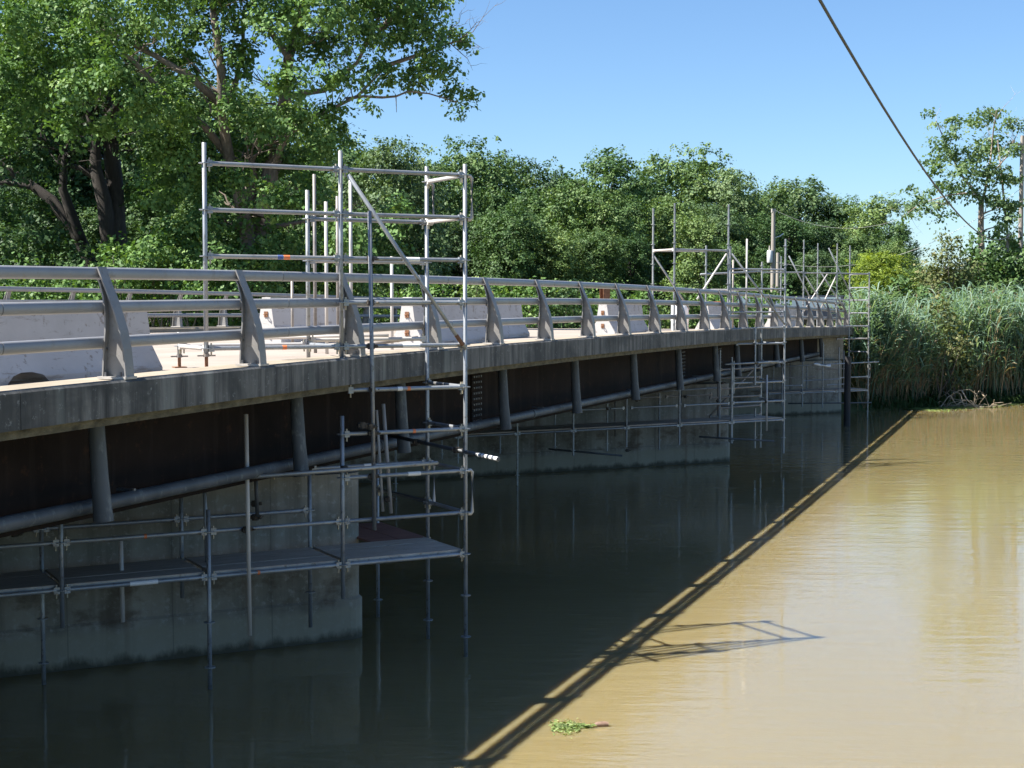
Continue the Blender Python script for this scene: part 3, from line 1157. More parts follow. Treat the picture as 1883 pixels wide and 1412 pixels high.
s3.rod('tube', (-.75, .5, .9), (-.75, .5, 2.5), 'galv_old')
s3.rod('tube', (-1.8 * B3, D, .9), (-1.8 * B3, D, 2.3), 'galv_old')
s3.led((-2 * B3, D, 1.52), (-B3, D, 1.52), 'galv_old')
s3.led((-3 * B3, D, 1.52), (-2 * B3, D, 1.5), 'galv_old')
s3.led((-B3, D, 1.8), (0, D, 1.8), 'galv_old')
s3.led((-B3, 0, 2.95), (0, 0, 2.95), 'galv_old')
s3.bracket(0, 0, 1.5, 2.0)
s3.bracket(0, D, 1.5, 2.0)
s3.rod('brace', (-2 * B3 + .03, 0, 5.3), (-B3 - .35, 0, 3.9))
s3.rod('brace', (-B3 - .35, .1, 5.35), (-2 * B3 + .05, .1, 3.9), 'white_tube')
s3.rod('brace', (-B3 + .02, 0, 5.36), (-B3 - .95, 0, 3.75), 'white_tube')
s3.rod('brace', (-B3 + .03, .5, 6.3), (-.25, .5, 4.3))
s3.rod('brace', (-B3 + .08, D, 5.5), (-.2, D, 4.0))
s3.rod('brace', (-2 * B3 + .2, D, 6.0), (-B3 - .1, D, 4.1))
s3.rod('tube', (-2.2 * B3, .4, .62), (-.1, -.3, .58), 'dark_tube')
for p, q, z in ((-B3 + .15, 0, 4.2), (-B3 + .3, .1, 4.05), (-2 * B3, 0, 4.4), (-B3, 0, 2.05)):
    s3.clamp(p, q, z)

# folded white sheeting left on the far scaffold rail
mb = MB()
rings = []
for i in range(7):
    x = i * .13
    rings.append([(x, -.06 - .02 * (i % 2), .02 * math.sin(i * 2.1)), (x + .02, .0, .05 + .03 * math.sin(i * 1.3)), (x, .07, .02 * math.cos(i * 1.7)), (x, 0, -.03)])
mb.sweep(rings, smooth=True)
t = mb.build('folded_sheet', M['white_tape'])
t.location = (10.9, 53.05, 2.06)
t.rotation_euler = (0, .12, R(29))
tag(t, 'crumpled white sheet lying over the tube of the farthest scaffold', 'sheet')


# ------------------------------------------------------------------ traffic barriers on the deck
def barrier_mesh(L, slots=True):
    h = .81
    prof = [(-.30, 0), (-.30, .075), (-.155, .33), (-.085, h), (.085, h), (.155, .33), (.30, .075), (.30, 0)]
    mb = MB()
    segs = [0, .42, .62, L / 2 - .0, L - .62, L - .42, L]
    # outer skin swept end to end
    rings = [[(x, y, z) for y, z in prof] for x in (0, .02, L - .02, L)]
    for j, sc_ in ((0, .96), (3, .96)):
        rings[j] = [(x, y * sc_, z * .992 if z > .5 else z) for x, y, z in rings[j]]
    mb.sweep(rings)
    return mb.mesh('body', M['barrier'])


def cut_slots(o, L):
    """two forklift openings at the foot, cut right through"""
    for x in (.85, L - .85):
        mb = MB()
        pts = [(-.3, -.05), (.3, -.05), (.3, .02), (.22, .085), (.08, .115), (-.08, .115), (-.22, .085), (-.3, .02)]
        mb.prism([(x + a, z) for a, z in pts], -.5, .5)
        c = mb.build('slot_cutter', M['barrier'])
        m = o.modifiers.new('slot', 'BOOLEAN')
        m.operation = 'DIFFERENCE'
        m.object = c
        m.solver = 'EXACT'
        c.matrix_world = Matrix.Identity(4)
        yield c


BARS = [
    (.02, 1.92, 3.12, 'long scuffed white concrete barrier at left, with an arched slot at its foot'),
    (11.6, 5.15, 3.05, 'white concrete barrier behind the cluster of tubes, second from the left end of the deck'),
    (11.5, 2.45, 3.35, 'white concrete barrier with rusty loops on its end, right behind the near scaffold'),
    (16.1, 3.3, 3.05, 'white concrete barrier with a small yellow lamp on top'),
    (21.6, 2.1, 3.05, 'short looking white concrete barrier standing alone in mid deck, lit on its left end'),
    (32.6, 2.2, 3.05, 'white concrete barrier standing just before the middle scaffold'),
    (42.6, 2.0, 3.05, 'pale concrete barrier behind the rail between middle and farthest scaffold, the nearer one'),
    (46.4, 2.3, 3.05, 'pale concrete barrier near the far end of the railing, the last one'),
]
base_me = {}
for i, (s, w, L, lab) in enumerate(BARS):
    root = thing('traffic_barrier', bpt(s, w, deck_z(s) - .12), lab, 'barrier', BROT, 'concrete barriers on the deck')
    if L not in base_me:
        o = bpy.data.objects.new('body', barrier_mesh(L))
        COL.objects.link(o)
        cut = list(cut_slots(o, L)) if L == 3.12 else []
        dg = bpy.context.evaluated_depsgraph_get()
        dg.update()
        me = bpy.data.meshes.new_from_object(o.evaluated_get(dg))
        bpy.data.objects.remove(o)
        for c in cut:
            bpy.data.objects.remove(c)
        base_me[L] = me
    o = bpy.data.objects.new('body', base_me[L])
    COL.objects.link(o)
    o.parent = root
    for z in (.22, .52):
        MB().tube([(-.005, -.022, z), (-.05, -.022, z), (-.065, 0, z), (-.05, .022, z), (-.005, .022, z)], .009, 6).box(-.012, -.002, -.035, .035, z - .05, z + .05).build('steel_loop', M['rust'], root)
yl = thing('warning_lamp', bpt(17.6, 3.3, deck_z(17.6) + .69), 'small yellow warning lamp sitting on a white barrier', 'lamp', BROT)
MB().box(-.07, .07, -.05, .05, 0, .05).build('lamp_base', M['yellow'], yl, .01)
MB().tube([(0, -.03, .1), (0, .03, .1)], .055, 12).build('lens', M['yellow'], yl)


# ------------------------------------------------------------------ vehicles parked beyond the barriers
def vehicle(name, loc, rz, prof_body, prof_cab, width, paint, windows, label, cat, wheels, wr):
    root = thing(name, loc, label, cat, rz)
    MB().prism(prof_body, -width / 2, width / 2).build('body', M[paint], root, .05, 3)
    cb = MB().prism(prof_cab, -width / 2 + .09, width / 2 - .09).build('cab', M[paint], root, .06, 3)
    for poly in windows:
        for sgn in (-1, 1):
            y = sgn * (width / 2 - .088)
            n = len(poly)
            mb = MB()
            mb.prism(poly, y - .006, y + .006)
            mb.build('window', M['glass'], cb)
    # windscreens
    (x0, z0), (x1, z1) = prof_cab[0], prof_cab[1]
    for (xa, za), (xb, zb) in ((prof_cab[0], prof_cab[1]), (prof_cab[3], prof_cab[2])):
        d = Vector((xb - xa, 0, zb - za))
        nrm = Vector((d.z, 0, -d.x)).normalized() * .012
        if (xa + xb) > (prof_cab[0][0] + prof_cab[3][0]):
            pass
        sgn = -1 if xa < (prof_cab[0][0] + prof_cab[3][0]) / 2 else 1
        nrm = Vector((abs(nrm.x) * sgn, 0, abs(nrm.z)))
        a = Vector((xa, 0, za)) + d * .14 + nrm
        b = Vector((xa, 0, za)) + d * .88 + nrm
        h = width / 2 - .2
        MB().add([(a.x, -h, a.z), (a.x, h, a.z), (b.x, h - .06, b.z), (b.x, -h + .06, b.z)], [(0, 1, 2, 3)]).build('windscreen', M['glass'], cb)
    for x in wheels:
        for sgn in (-1, 1):
            y = sgn * (width / 2 - .12)
            w_ = MB().tube([(x, y - .11, wr), (x, y - .08, wr), (x, y + .08, wr), (x, y + .11, wr)], [wr * .9, wr, wr, wr * .9], 18).build('wheel', M['tyre'], root)
            MB().tube([(x, y - .115, wr), (x, y + .115, wr)], wr * .58, 12).build('rim', M['plate'], w_)
    xm = min(a for a, z in prof_body)
    for sgn in (-1, 1):
        MB().box(xm - .012, xm + .05, sgn * (width / 2 - .3) - .12, sgn * (width / 2 - .3) + .12, .72, .88).build('headlight', M['white_tape'], root, .01)
    return root


BZ = deck_z(50) - .12
suvb = [(-2.25, .35), (-2.3, .75), (-2.1, .98), (-1.1, 1.08), (2.2, 1.1), (2.28, .6), (2.2, .35)]
suvc = [(-1.15, 1.06), (-.45, 1.72), (1.85, 1.74), (2.2, 1.06)]
w1 = [(-.8, 1.12), (-.38, 1.6), (.35, 1.63), (.35, 1.12)]
w2 = [(.45, 1.12), (.45, 1.63), (1.3, 1.63), (1.3, 1.12)]
w3 = [(1.4, 1.12), (1.4, 1.62), (1.75, 1.6), (1.98, 1.12)]
def on_road(bx, Y):
    X = (bx - 941.5) / 2700 * Y
    sa = (Vector((X, Y, 0)) - P0).dot(UB)
    return Vector((X, Y, 3.06 - .012 * (sa - 50)))


vehicle('parked_car', on_road(1384, 70), BROT + .2, suvb, suvc, 1.9, 'black_paint', (w1, w2, w3), 'dark parked car behind the tubes of the middle scaffold', 'car', (-1.4, 1.4), .36)
vehicle('parked_car', on_road(1458, 74), BROT + math.pi + .1, suvb, suvc, 1.9, 'black_paint', (w1, w2, w3), 'black parked car behind the railing, to the left of the farthest scaffold', 'car', (-1.4, 1.4), .36)
vehicle('parked_car', on_road(1528, 72), BROT + math.pi, suvb, suvc, 1.9, 'black_paint', (w1, w2, w3), 'black parked car at the far end of the bridge, beside the reeds', 'car', (-1.4, 1.4), .36)

# orange drum and water butt by the middle scaffold
t = thing('traffic_drum', bpt(36.0, 2.6, deck_z(36) - .12), 'orange and white traffic drum seen low between the rails at the middle scaffold', 'drum')
MB().tube([(0, 0, .0), (0, 0, .08)], .34, 16, smooth=True).build('rubber_base', M['tyre'], t)
MB().tube([(0, 0, .081), (0, 0, .9), (0, 0, .93)], [.27, .22, .18], 16).build('drum_body', M['orange_plastic'], t)
for z in (.25, .58):
    MB().tube([(0, 0, z), (0, 0, z + .14)], [.272 - .05 * z, .272 - .05 * (z + .14)], 16).build('white_band', M['white_tape'], t)
t = thing('plastic_barrel', bpt(35.2, 3.6, deck_z(36) - .12), 'pale blue white plastic barrel beside the orange drum', 'barrel')
MB().tube([(0, 0, 0), (0, 0, .06), (0, 0, .3), (0, 0, .34), (0, 0, .6), (0, 0, .9), (0, 0, .95)], [.25, .28, .28, .295, .28, .28, .2], 16).build('barrel_body', M['transformer'], t)
MB().tube([(0, 0, .951), (0, 0, .99)], .05, 10).build('bung', M['blue'], t)

# rusty steel post beyond the far rail
mb = MB()
mb.box(-.15, .15, -.13, -.11, 0, 2.4).box(-.15, .15, .11, .13, 0, 2.4).box(-.012, .012, -.109, .109, 0, 2.4)
t = mb.build('steel_post', M['rust'])
t.location = at(1112, 530, 56) - Vector((0, 0, 2.35))
t.rotation_euler = (0, 0, .5)
tag(t, 'rusty brown steel post upright in front of the hedge beyond the far rail', 'post')

# road beyond the far end of the bridge
mb = MB()
rings = []
for s in np.arange(S_END + .01, 130, 3.0):
    z = 3.06 - .012 * (s - 50)
    wr = float(np.interp(s, [50, 58, 75], [14, 14, 6]))
    rings.append([tuple(bpt(s, w, z + dz)) for w, dz in ((.9, -.3), (.9, 0), (wr, 0), (wr, -.3))])
mb.sweep(rings)
tag(mb.build('road', M['road']), kind='structure')


# ------------------------------------------------------------------ foliage machinery
def leaf_obj(name, C, N, A, L, W, tint, mat, parent=None, fold=.12, kind=None):
    """C centres, N normals, A along-directions, L lengths, W widths: one diamond blade each, creased along the midrib"""
    n = len(C)
    A = A - N * (A * N).sum(1, keepdims=True)
    A /= np.linalg.norm(A, axis=1, keepdims=True) + 1e-9
    T = np.cross(N, A)
    L = L[:, None]
    W = W[:, None]
    v = np.empty((n, 4, 3), np.float32)
    v[:, 0] = C - A * L * .5
    v[:, 1] = C - A * L * .06 + T * W * .5 + N * W * fold
    v[:, 2] = C + A * L * .5
    v[:, 3] = C - A * L * .06 - T * W * .5 + N * W * fold
    me = bpy.data.meshes.new(name)
    me.vertices.add(n * 4)
    me.vertices.foreach_set('co', v.ravel())
    me.loops.add(n * 4)
    me.loops.foreach_set('vertex_index', np.arange(n * 4, dtype=np.int32))
    me.polygons.add(n)
    me.polygons.foreach_set('loop_start', np.arange(0, n * 4, 4, dtype=np.int32))
    me.polygons.foreach_set('loop_total', np.full(n, 4, np.int32))
    at_ = me.attributes.new('tint', 'FLOAT', 'FACE')
    at_.data.foreach_set('value', np.clip(tint, 0, 1).astype(np.float32))
    me.materials.append(mat)
    me.update()
    me.validate()
    o = bpy.data.objects.new(name, me)
    COL.objects.link(o)
    o.parent = parent
    if kind:
        o['kind'] = kind
    return o


def unit(a):
    return a / (np.linalg.norm(a, axis=1, keepdims=True) + 1e-9)


def foliage(blobs, per_m2, leaf, spray=.42, per_spray=30, droop=.25, fill=.35, flat=.6, seed=0):
    """leaves grouped in sprays on and inside ellipsoid clumps; blobs: (x,y,z,rx,ry,rz)"""
    g = np.random.default_rng(seed)
    Cs, Ns, As, Ts = [], [], [], []
    for b in blobs:
        c = np.array(b[:3], float)
        r = np.array(b[3:6], float)
        area = 4 * math.pi * ((r[0] * r[1]) ** 1.6 / 3 + (r[0] * r[2]) ** 1.6 / 3 + (r[1] * r[2]) ** 1.6 / 3) ** (1 / 1.6)
        ns = max(3, int(area * per_m2 / per_spray))
        d = unit(g.normal(size=(ns, 3)))
        rad = np.where(g.random(ns) < fill, g.random(ns) ** .5 * .8, g.uniform(.78, 1.12, ns))
        # broken outline: push whole sectors in or out
        lump = .12 * np.sin(d[:, 0] * 4 + seed) + .12 * np.sin(d[:, 2] * 5 + c[0]) + .08 * np.sin(d[:, 1] * 6 + c[2])
        sc_ = c + d * r * (rad * (1 + lump))[:, None]
        ss_ = spray * g.uniform(.55, 1.3, ns)
        st = g.normal(.48, .17, ns)
        k = per_spray
        off = np.clip(g.normal(size=(ns, k, 3)), -1.7, 1.7)
        off *= ss_[:, None, None] * np.array([.55, .55, .55 * flat])
        C = sc_[:, None, :] + off
        C[:, :, 2] -= droop * np.abs(off[:, :, 0]) + droop * np.abs(off[:, :, 1])
        out = unit(d * .55 + np.array([0, 0, .55]))[:, None, :]
        N = unit((out + g.normal(size=(ns, 1, 3)) * .25 + g.normal(size=(ns, k, 3)) * .46).reshape(-1, 3))
        A = unit((unit(off.reshape(-1, 3)) * .7 + np.array([0, 0, -.5]) + g.normal(size=(ns * k, 3)) * .5))
        Cs.append(C.reshape(-1, 3))
        Ns.append(N)
        As.append(A)
        Ts.append((st[:, None] + g.normal(0, .16, (ns, k))).ravel())
    C = np.concatenate(Cs)
    n = len(C)
    L = leaf * g.uniform(.5, 1.4, n)
    return C, np.concatenate(Ns), np.concatenate(As), L, L * g.uniform(.65, .95, n), np.concatenate(Ts)


def limb_points(a, b, n=5, wob=.12, g=rnd):
    a, b = Vector(a), Vector(b)
    L = (b - a).length
    pts = []
    for i in range(n + 1):
        t = i / n
        p = a.lerp(b, t)
        if 0 < i < n:
            p += Vector((g.uniform(-1, 1), g.uniform(-1, 1), g.uniform(-.4, 1.0))) * wob * L * .5
        pts.append(p)
    return pts


def twigs(mb, pts, r0, g, count, length, depth=1):
    """side branches leaving a limb"""
    for _ in range(count):
        t = g.uniform(.3, 1.0)
        i = min(int(t * (len(pts) - 1)), len(pts) - 2)
        p = pts[i].lerp(pts[i + 1], t * (len(pts) - 1) - i)
        d = (pts[i + 1] - pts[i]).normalized()
        side = Vector((g.uniform(-1, 1), g.uniform(-1, 1), g.uniform(-.3, .9))).normalized()
        e = p + (d * .5 + side).normalized() * length * g.uniform(.5, 1.1)
        q = limb_points(p, e, 3, .2, g)
        rr = r0 * .38
        mb.tube(q, [rr, rr * .75, rr * .5, rr * .2], 5, caps=False)
        if depth > 0:
            twigs(mb, q, rr, g, 3, length * .45, depth - 1)


# ------------------------------------------------------------------ the big cottonwood and its dark neighbour
def px_blobs(lst, Y, dy, seed, squash=.9):
    g = random.Random(seed)
    out = []
    for x, y, r in lst:
        yy = Y + g.uniform(-dy, dy)
        p = at(x, y, yy)
        m = r / 2700 * yy
        out.append((p.x, p.y, p.z, m, m * 1.15, m * squash))
    return out


def path(lst, Y, g, dy=1.2):
    d = 0.0
    pts = []
    for i, (x, y) in enumerate(lst):
        if i:
            d += g.uniform(-dy, dy) * .5
        pts.append(at(x, y, Y + d))
    return pts


gt = random.Random(5)
base = at(478, 560, 50)
cot = thing('cottonwood_tree', (base.x, base.y, ground_h(base.x, base.y) - .2), 'tall sunlit cottonwood behind the bridge, reaching over the scaffold into the sky', 'tree')
o0 = Vector(cot.location)
limbs = [
    ([(462, 640), (470, 540), (478, 440), (484, 385)], .46, .38),
    ([(482, 400), (500, 320), (522, 250), (528, 180), (535, 110), (560, 20), (575, -60)], .33, .10),
    ([(462, 520), (455, 420), (440, 340), (424, 290), (412, 215), (412, 130), (400, 40), (392, -50)], .27, .09),
    ([(410, 195), (360, 150), (300, 112), (235, 78), (190, 60)], .15, .05),
    ([(424, 290), (380, 235), (310, 180), (250, 115), (230, 100)], .15, .05),
    ([(455, 400), (470, 330), (466, 290)], .2, .1),
    ([(505, 310), (520, 270), (560, 225), (610, 205), (660, 180), (720, 120)], .13, .03),
    ([(528, 180), (600, 170), (660, 120), (690, 60), (715, 10)], .11, .03),
    ([(640, 185), (672, 181), (705, 183), (730, 181), (752, 172), (790, 176), (830, 188), (862, 196)], .055, .014),
    ([(705, 60), (740, 20), (760, -20)], .12, .05),
    ([(700, 130), (760, 110), (810, 90), (850, 80)], .09, .02),
    ([(535, 110), (500, 60), (470, 10)], .14, .06),
    ([(730, 181), (731, 210)], .02, .008),
    ([(412, 215), (440, 150), (452, 90), (455, 20)], .12, .04),
    ([(500, 270), (515, 245), (540, 236)], .09, .05),
    ([(484, 420), (520, 415), (580, 405), (620, 395)], .1, .04),
]
mb = MB()
for lst, r0, r1 in limbs:
    pts = [p - o0 for p in path(lst, 50, gt, 1.6)]
    n = len(pts)
    rr = [r0 + (r1 - r0) * i / (n - 1) for i in range(n)]
    mb.tube(pts, rr, 10 if r0 > .2 else 7)
    if r0 > .08:
        twigs(mb, pts[1:], r1 + .03, gt, 7, 2.0, 1)
    elif r0 > .03:
        twigs(mb, pts[2:], .03, gt, 5, .7, 1)
mb.build('trunk', M['bark'], cot)
CB = [(40, 40, 50), (110, 20, 56), (170, 90, 50), (90, 110, 46), (20, 130, 44), (150, 165, 40), (210, 130, 46), (60, 190, 40), (130, 230, 34), (190, 230, 30), (20, 240, 36), (440, 330, 34), (500, 300, 34), (430, 190, 34), (470, 470, 40), (540, 370, 36), (20, 30, 30), (-50, 60, 60), (-60, 180, 60), (350, 480, 40), (455, 390, 26), (300, 10, 62), (370, 55, 52), (450, 15, 62), (530, 35, 60), (610, 10, 55), (690, 15, 48), (755, 10, 46), (815, 8, 26), (330, 115, 52), (440, 105, 44), (590, 85, 48),
      (670, 70, 42), (735, 65, 44), (795, 85, 34), (848, 82, 22), (830, 64, 18), (540, 150, 46), (620, 140, 36), (690, 130, 34), (765, 138, 32), (805, 112, 28), (832, 124, 16),
      (550, 225, 46), (615, 205, 28), (480, 225, 36), (330, 195, 52), (290, 265, 44), (350, 275, 44), (300, 335, 54), (370, 330, 38), (455, 265, 42), (520, 285, 30), (570, 300, 40),
      (860, 188, 12), (842, 208, 11), (868, 172, 9), (826, 176, 8), (835, 160, 9), (380, 400, 44), (330, 430, 46), (270, 470, 42), (440, 440, 36), (520, 440, 44), (600, 400, 42), (650, 430, 46),
      (570, 480, 46), (700, 420, 42), (735, 390, 34), (225, 470, 40), (300, 505, 46), (410, 500, 46), (490, 505, 46), (640, 500, 50), (720, 490, 46), (260, 200, 44), (255, 60, 46), (200, 20, 48),
      (640, 250, 20), (600, 265, 34), (400, -60, 80), (560, -70, 90), (700, -60, 70), (280, -70, 80), (480, -130, 90), (640, -140, 80), (350, -150, 80), (680, 190, 16), (720, 140, 22), (780, 45, 30), (575, 340, 36), (500, 360, 34)]
bl = [(b[0] - o0.x, b[1] - o0.y, b[2] - o0.z, *b[3:]) for b in px_blobs(CB, 48.6, 2.6, 3)]
arr = foliage(bl, 118, .145, .36, 30, .3, .42, .75, 21)
leaf_obj('crown', *arr, M['leaf_cotton'], cot)

base = at(205, 560, 56)
dk = thing('oak_tree', (base.x, base.y, ground_h(base.x, base.y) - .2), 'dark shaded tree at far left with black leaning trunks, behind the cottonwood', 'tree')
o0 = Vector(dk.location)
mb = MB()
for lst, r0, r1 in (([(222, 620), (220, 500), (216, 420), (214, 330), (205, 220), (200, 120), (190, 20)], .50, .16), ([(205, 450), (195, 370), (180, 310), (182, 250), (160, 180)], .34, .12),
                    ([(180, 520), (150, 440), (100, 370), (60, 340), (0, 300), (-60, 270)], .28, .10), ([(185, 330), (150, 310), (110, 300)], .16, .06), ([(60, 345), (20, 338), (-40, 340)], .12, .05),
                    ([(150, 440), (120, 350), (125, 280)], .24, .1), ([(206, 220), (250, 160), (300, 130)], .2, .06)):
    pts = [p - o0 for p in path(lst, 56, gt, 1.2)]
    n = len(pts)
    mb.tube(pts, [r0 + (r1 - r0) * i / (n - 1) for i in range(n)], 9)
    twigs(mb, pts[2:], r1 + .02, gt, 6, 2.2, 1)
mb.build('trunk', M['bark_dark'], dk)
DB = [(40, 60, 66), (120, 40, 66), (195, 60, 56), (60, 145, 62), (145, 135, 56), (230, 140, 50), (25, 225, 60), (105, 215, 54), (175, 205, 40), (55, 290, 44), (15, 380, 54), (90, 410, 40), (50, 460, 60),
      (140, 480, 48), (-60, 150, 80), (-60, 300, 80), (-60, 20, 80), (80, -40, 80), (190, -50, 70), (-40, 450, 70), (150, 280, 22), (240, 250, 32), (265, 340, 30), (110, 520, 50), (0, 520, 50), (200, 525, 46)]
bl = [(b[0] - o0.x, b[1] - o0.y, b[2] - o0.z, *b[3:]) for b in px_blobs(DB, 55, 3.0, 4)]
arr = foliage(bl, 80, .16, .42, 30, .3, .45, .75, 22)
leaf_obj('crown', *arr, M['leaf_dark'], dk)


# ------------------------------------------------------------------ woodland trees beyond the bridge
def tree_proto(name, seed, H, spread, leafmat, low=.06, leaf=.215, nblob=22, dens=36, conic=0.0):
    g = random.Random(seed)
    root = thing(name, (0, 0, 0), 'x', 'tree')
    mb = MB()
    tr = limb_points((0, 0, -.5), (g.uniform(-.6, .6), g.uniform(-.6, .6), H * .8), 6, .03, g)
    r0 = .022 * H
    mb.tube(tr, [r0 * (1.1 - .85 * i / 6) for i in range(7)], 9)
    blobs = []
    for i in range(nblob):
        t = low + (1 - low) * (i + .5) / nblob
        z = H * (t * .93)
        env = spread * math.sqrt(max(.06, 1 - ((t - .5) / .62) ** 2)) * (1 - conic * t)
        a = i * 2.4 + g.uniform(-.5, .5)
        rr = env * g.uniform(.35, .78)
        r = spread * g.uniform(.28, .50) * (1 - .15 * t)
        x, y = math.cos(a) * rr, math.sin(a) * rr
        blobs.append((x, y, z, r, r, r * g.uniform(.75, 1.05)))
        if z > 1:
            s0 = tr[max(1, min(5, int(t * 5.5)))]
            q = limb_points(s0, (x * .85, y * .85, z), 3, .15, g)
            mb.tube(q, [r0 * .34, r0 * .26, r0 * .18, r0 * .08], 6, caps=False)
    # crown tip
    blobs.append((g.uniform(-.4, .4), g.uniform(-.4, .4), H * .90, spread * .42, spread * .42, H * .10))
    blobs.append((0, 0, H * .5, spread * .55, spread * .55, H * .36))
    mb.build('trunk', M['bark_dark'], root)
    arr = foliage(blobs, dens, leaf, .46, 22, .3, .40, .8, seed)
    leaf_obj('crown', *arr, M[leafmat], root)
    return root


protos = [tree_proto('woodland_tree', 31, 13, 4.4, 'leaf_wood'), tree_proto('woodland_tree', 32, 14, 4.0, 'leaf_wood', .1), tree_proto('woodland_tree', 33, 13, 4.6, 'leaf_blue', .05),
          tree_proto('woodland_tree', 34, 14, 3.6, 'leaf_dark', .12), tree_proto('woodland_tree', 35, 12, 4.2, 'leaf_wood', .03, conic=.35), tree_proto('woodland_tree', 36, 13, 4.4, 'leaf_lime', .05),
          tree_proto('woodland_tree', 37, 13, 5.2, 'leaf_wood', .04, nblob=26), tree_proto('woodland_tree', 38, 14, 4.6, 'leaf_blue', .10, nblob=15), tree_proto('woodland_tree', 39, 13, 5.0, 'leaf_dark', .05, nblob=24)]
used = [False] * len(protos)


def place_tree(pi, bx, top, Y, label, group=None, rz=None, widen=1.0, name=None, Hbase=None):
    P = at(bx, top, Y)
    gz = float(ground_h(P.x, P.y)) - .15
    H = [13, 14, 13, 14, 12, 13, 13, 14, 13][pi]
    sc_ = (P.z - gz) / H
    if used[pi]:
        o = copy_tree(protos[pi])
    else:
        o = protos[pi]
        used[pi] = True
    o.location = (P.x, P.y, gz)
    o.rotation_euler = (0, 0, rnd.uniform(0, 6.28) if rz is None else rz)
    o.scale = (sc_ * widen, sc_ * widen, sc_)
    tag(o, label, 'tree', group)
    return o


G1 = 'trees of the wood beyond the bridge'
SHARED = 'broad green tree of the wood behind the bridge, merging with its neighbours'
row = [(0, 795, 298, 78, .9), (6, 872, 278, 92, 1.0), (7, 950, 288, 95, 1.0), (8, 1030, 322, 98, 1.0), (1, 1112, 276, 92, 1.05), (3, 1180, 318, 102, 1.2), (6, 1250, 288, 104, .95), (7, 1328, 312, 100, 1.0),
       (8, 1392, 345, 108, 1.0), (2, 1470, 330, 112, 1.2), (6, 1535, 372, 112, 1.0), (1, 1598, 362, 104, 1.2), (3, 1645, 405, 100, 1.1),
       (3, 905, 340, 84, 1.1), (1, 990, 350, 86, 1.1), (6, 1075, 340, 84, 1.0), (3, 1150, 360, 88, 1.2), (0, 1225, 358, 90, 1.1), (7, 1300, 375, 92, 1.1), (8, 1375, 395, 94, 1.1), (0, 1445, 395, 96, 1.1),
       (2, 1515, 408, 98, 1.1), (3, 1580, 425, 92, 1.2), (1, 1650, 445, 90, 1.0),
       (2, 850, 395, 76, 1.1), (6, 935, 390, 74, 1.0), (0, 1010, 415, 74, 1.1), (8, 1090, 420, 76, 1.1), (3, 1160, 430, 78, 1.2), (0, 1335, 440, 84, 1.1), (3, 1420, 450, 86, 1.2), (2, 1500, 460, 86, 1.1), (3, 1560, 470, 84, 1.2)]
ORD = ['first', 'second', 'third', 'fourth', 'fifth', 'sixth', 'seventh', 'eighth', 'ninth', 'tenth', 'eleventh', 'twelfth', 'thirteenth']
for i, (pi, x, y, Y, wd) in enumerate(row):
    place_tree(pi, x, y, Y, '%s tree from the left along the skyline of the wood right of the cottonwood' % ORD[i] if i < 13 else SHARED, G1, widen=wd)
place_tree(4, 1285, 398, 74, 'bright green cone shaped tree standing before the wood, left of the middle scaffold top', widen=1.0)
place_tree(2, 720, 258, 62, 'dark leafy tree right behind the cottonwood, filling the dip below its bare branch', widen=.85)
place_tree(3, 760, 285, 68, 'slim dark tree at the right edge of the cottonwood, before the open sky', widen=.7)
BACKL = 'dark tree in the deep shade behind the cottonwood and oak'
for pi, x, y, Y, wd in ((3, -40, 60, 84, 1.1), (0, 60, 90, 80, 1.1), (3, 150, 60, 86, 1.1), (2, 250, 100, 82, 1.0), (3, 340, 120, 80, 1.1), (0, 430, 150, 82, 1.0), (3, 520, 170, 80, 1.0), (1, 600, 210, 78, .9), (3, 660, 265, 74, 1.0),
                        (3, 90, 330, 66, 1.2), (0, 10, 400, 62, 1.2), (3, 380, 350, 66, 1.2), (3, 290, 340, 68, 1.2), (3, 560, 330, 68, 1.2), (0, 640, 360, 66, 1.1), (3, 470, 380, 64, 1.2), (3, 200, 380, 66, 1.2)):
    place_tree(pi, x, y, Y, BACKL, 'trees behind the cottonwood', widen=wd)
LIME = place_tree(5, 1618, 462, 71, 'small yellow green tree behind the farthest scaffold, at the start of the reeds', widen=1.35)
place_tree(4, 1690, 490, 80, 'low green tree behind the reeds, right of the yellow green one', widen=1.5)
place_tree(0, 1810, 470, 82, 'green tree filling in behind the pale forked trunk', widen=1.3)
place_tree(4, 1760, 500, 79, 'small green tree behind the ragged olive bush', widen=1.3)
place_tree(2, 1860, 440, 84, 'leafy tree at the right edge behind the utility pole', widen=1.1)
place_tree(0, 1960, 380, 82, 'green tree cut by the right edge of the view', widen=1.1)

# ------------------------------------------------------------------ airy tree with pale forked trunk on the right
base = at(1800, 560, 74)
ash = thing('forked_tree', (base.x, base.y, ground_h(base.x, base.y) - .2), 'airy tree with pale forked trunk leaning over the reeds, beside the right utility pole', 'tree')
o0 = Vector(ash.location)
mb = MB()
for lst, r0, r1 in (([(1806, 620), (1803, 480), (1800, 430), (1800, 372)], .22, .13), ([(1800, 374), (1788, 355), (1760, 320), (1735, 270), (1715, 225)], .09, .02), ([(1800, 374), (1806, 355), (1815, 300), (1820, 240), (1825, 205)], .09, .02),
                    ([(1788, 355), (1740, 360), (1690, 375), (1655, 400)], .045, .012), ([(1840, 560), (1850, 440), (1838, 340), (1828, 260)], .10, .03), ([(1812, 330), (1845, 290), (1865, 245)], .05, .015)):
    pts = [p - o0 for p in path(lst, 74, gt, 1.0)]
    n = len(pts)
    mb.tube(pts, [r0 + (r1 - r0) * i / (n - 1) for i in range(n)], 8)
    twigs(mb, pts[1:], r1 + .01, gt, 5, 1.6, 1)
mb.build('trunk', M['bark_pale'], ash)
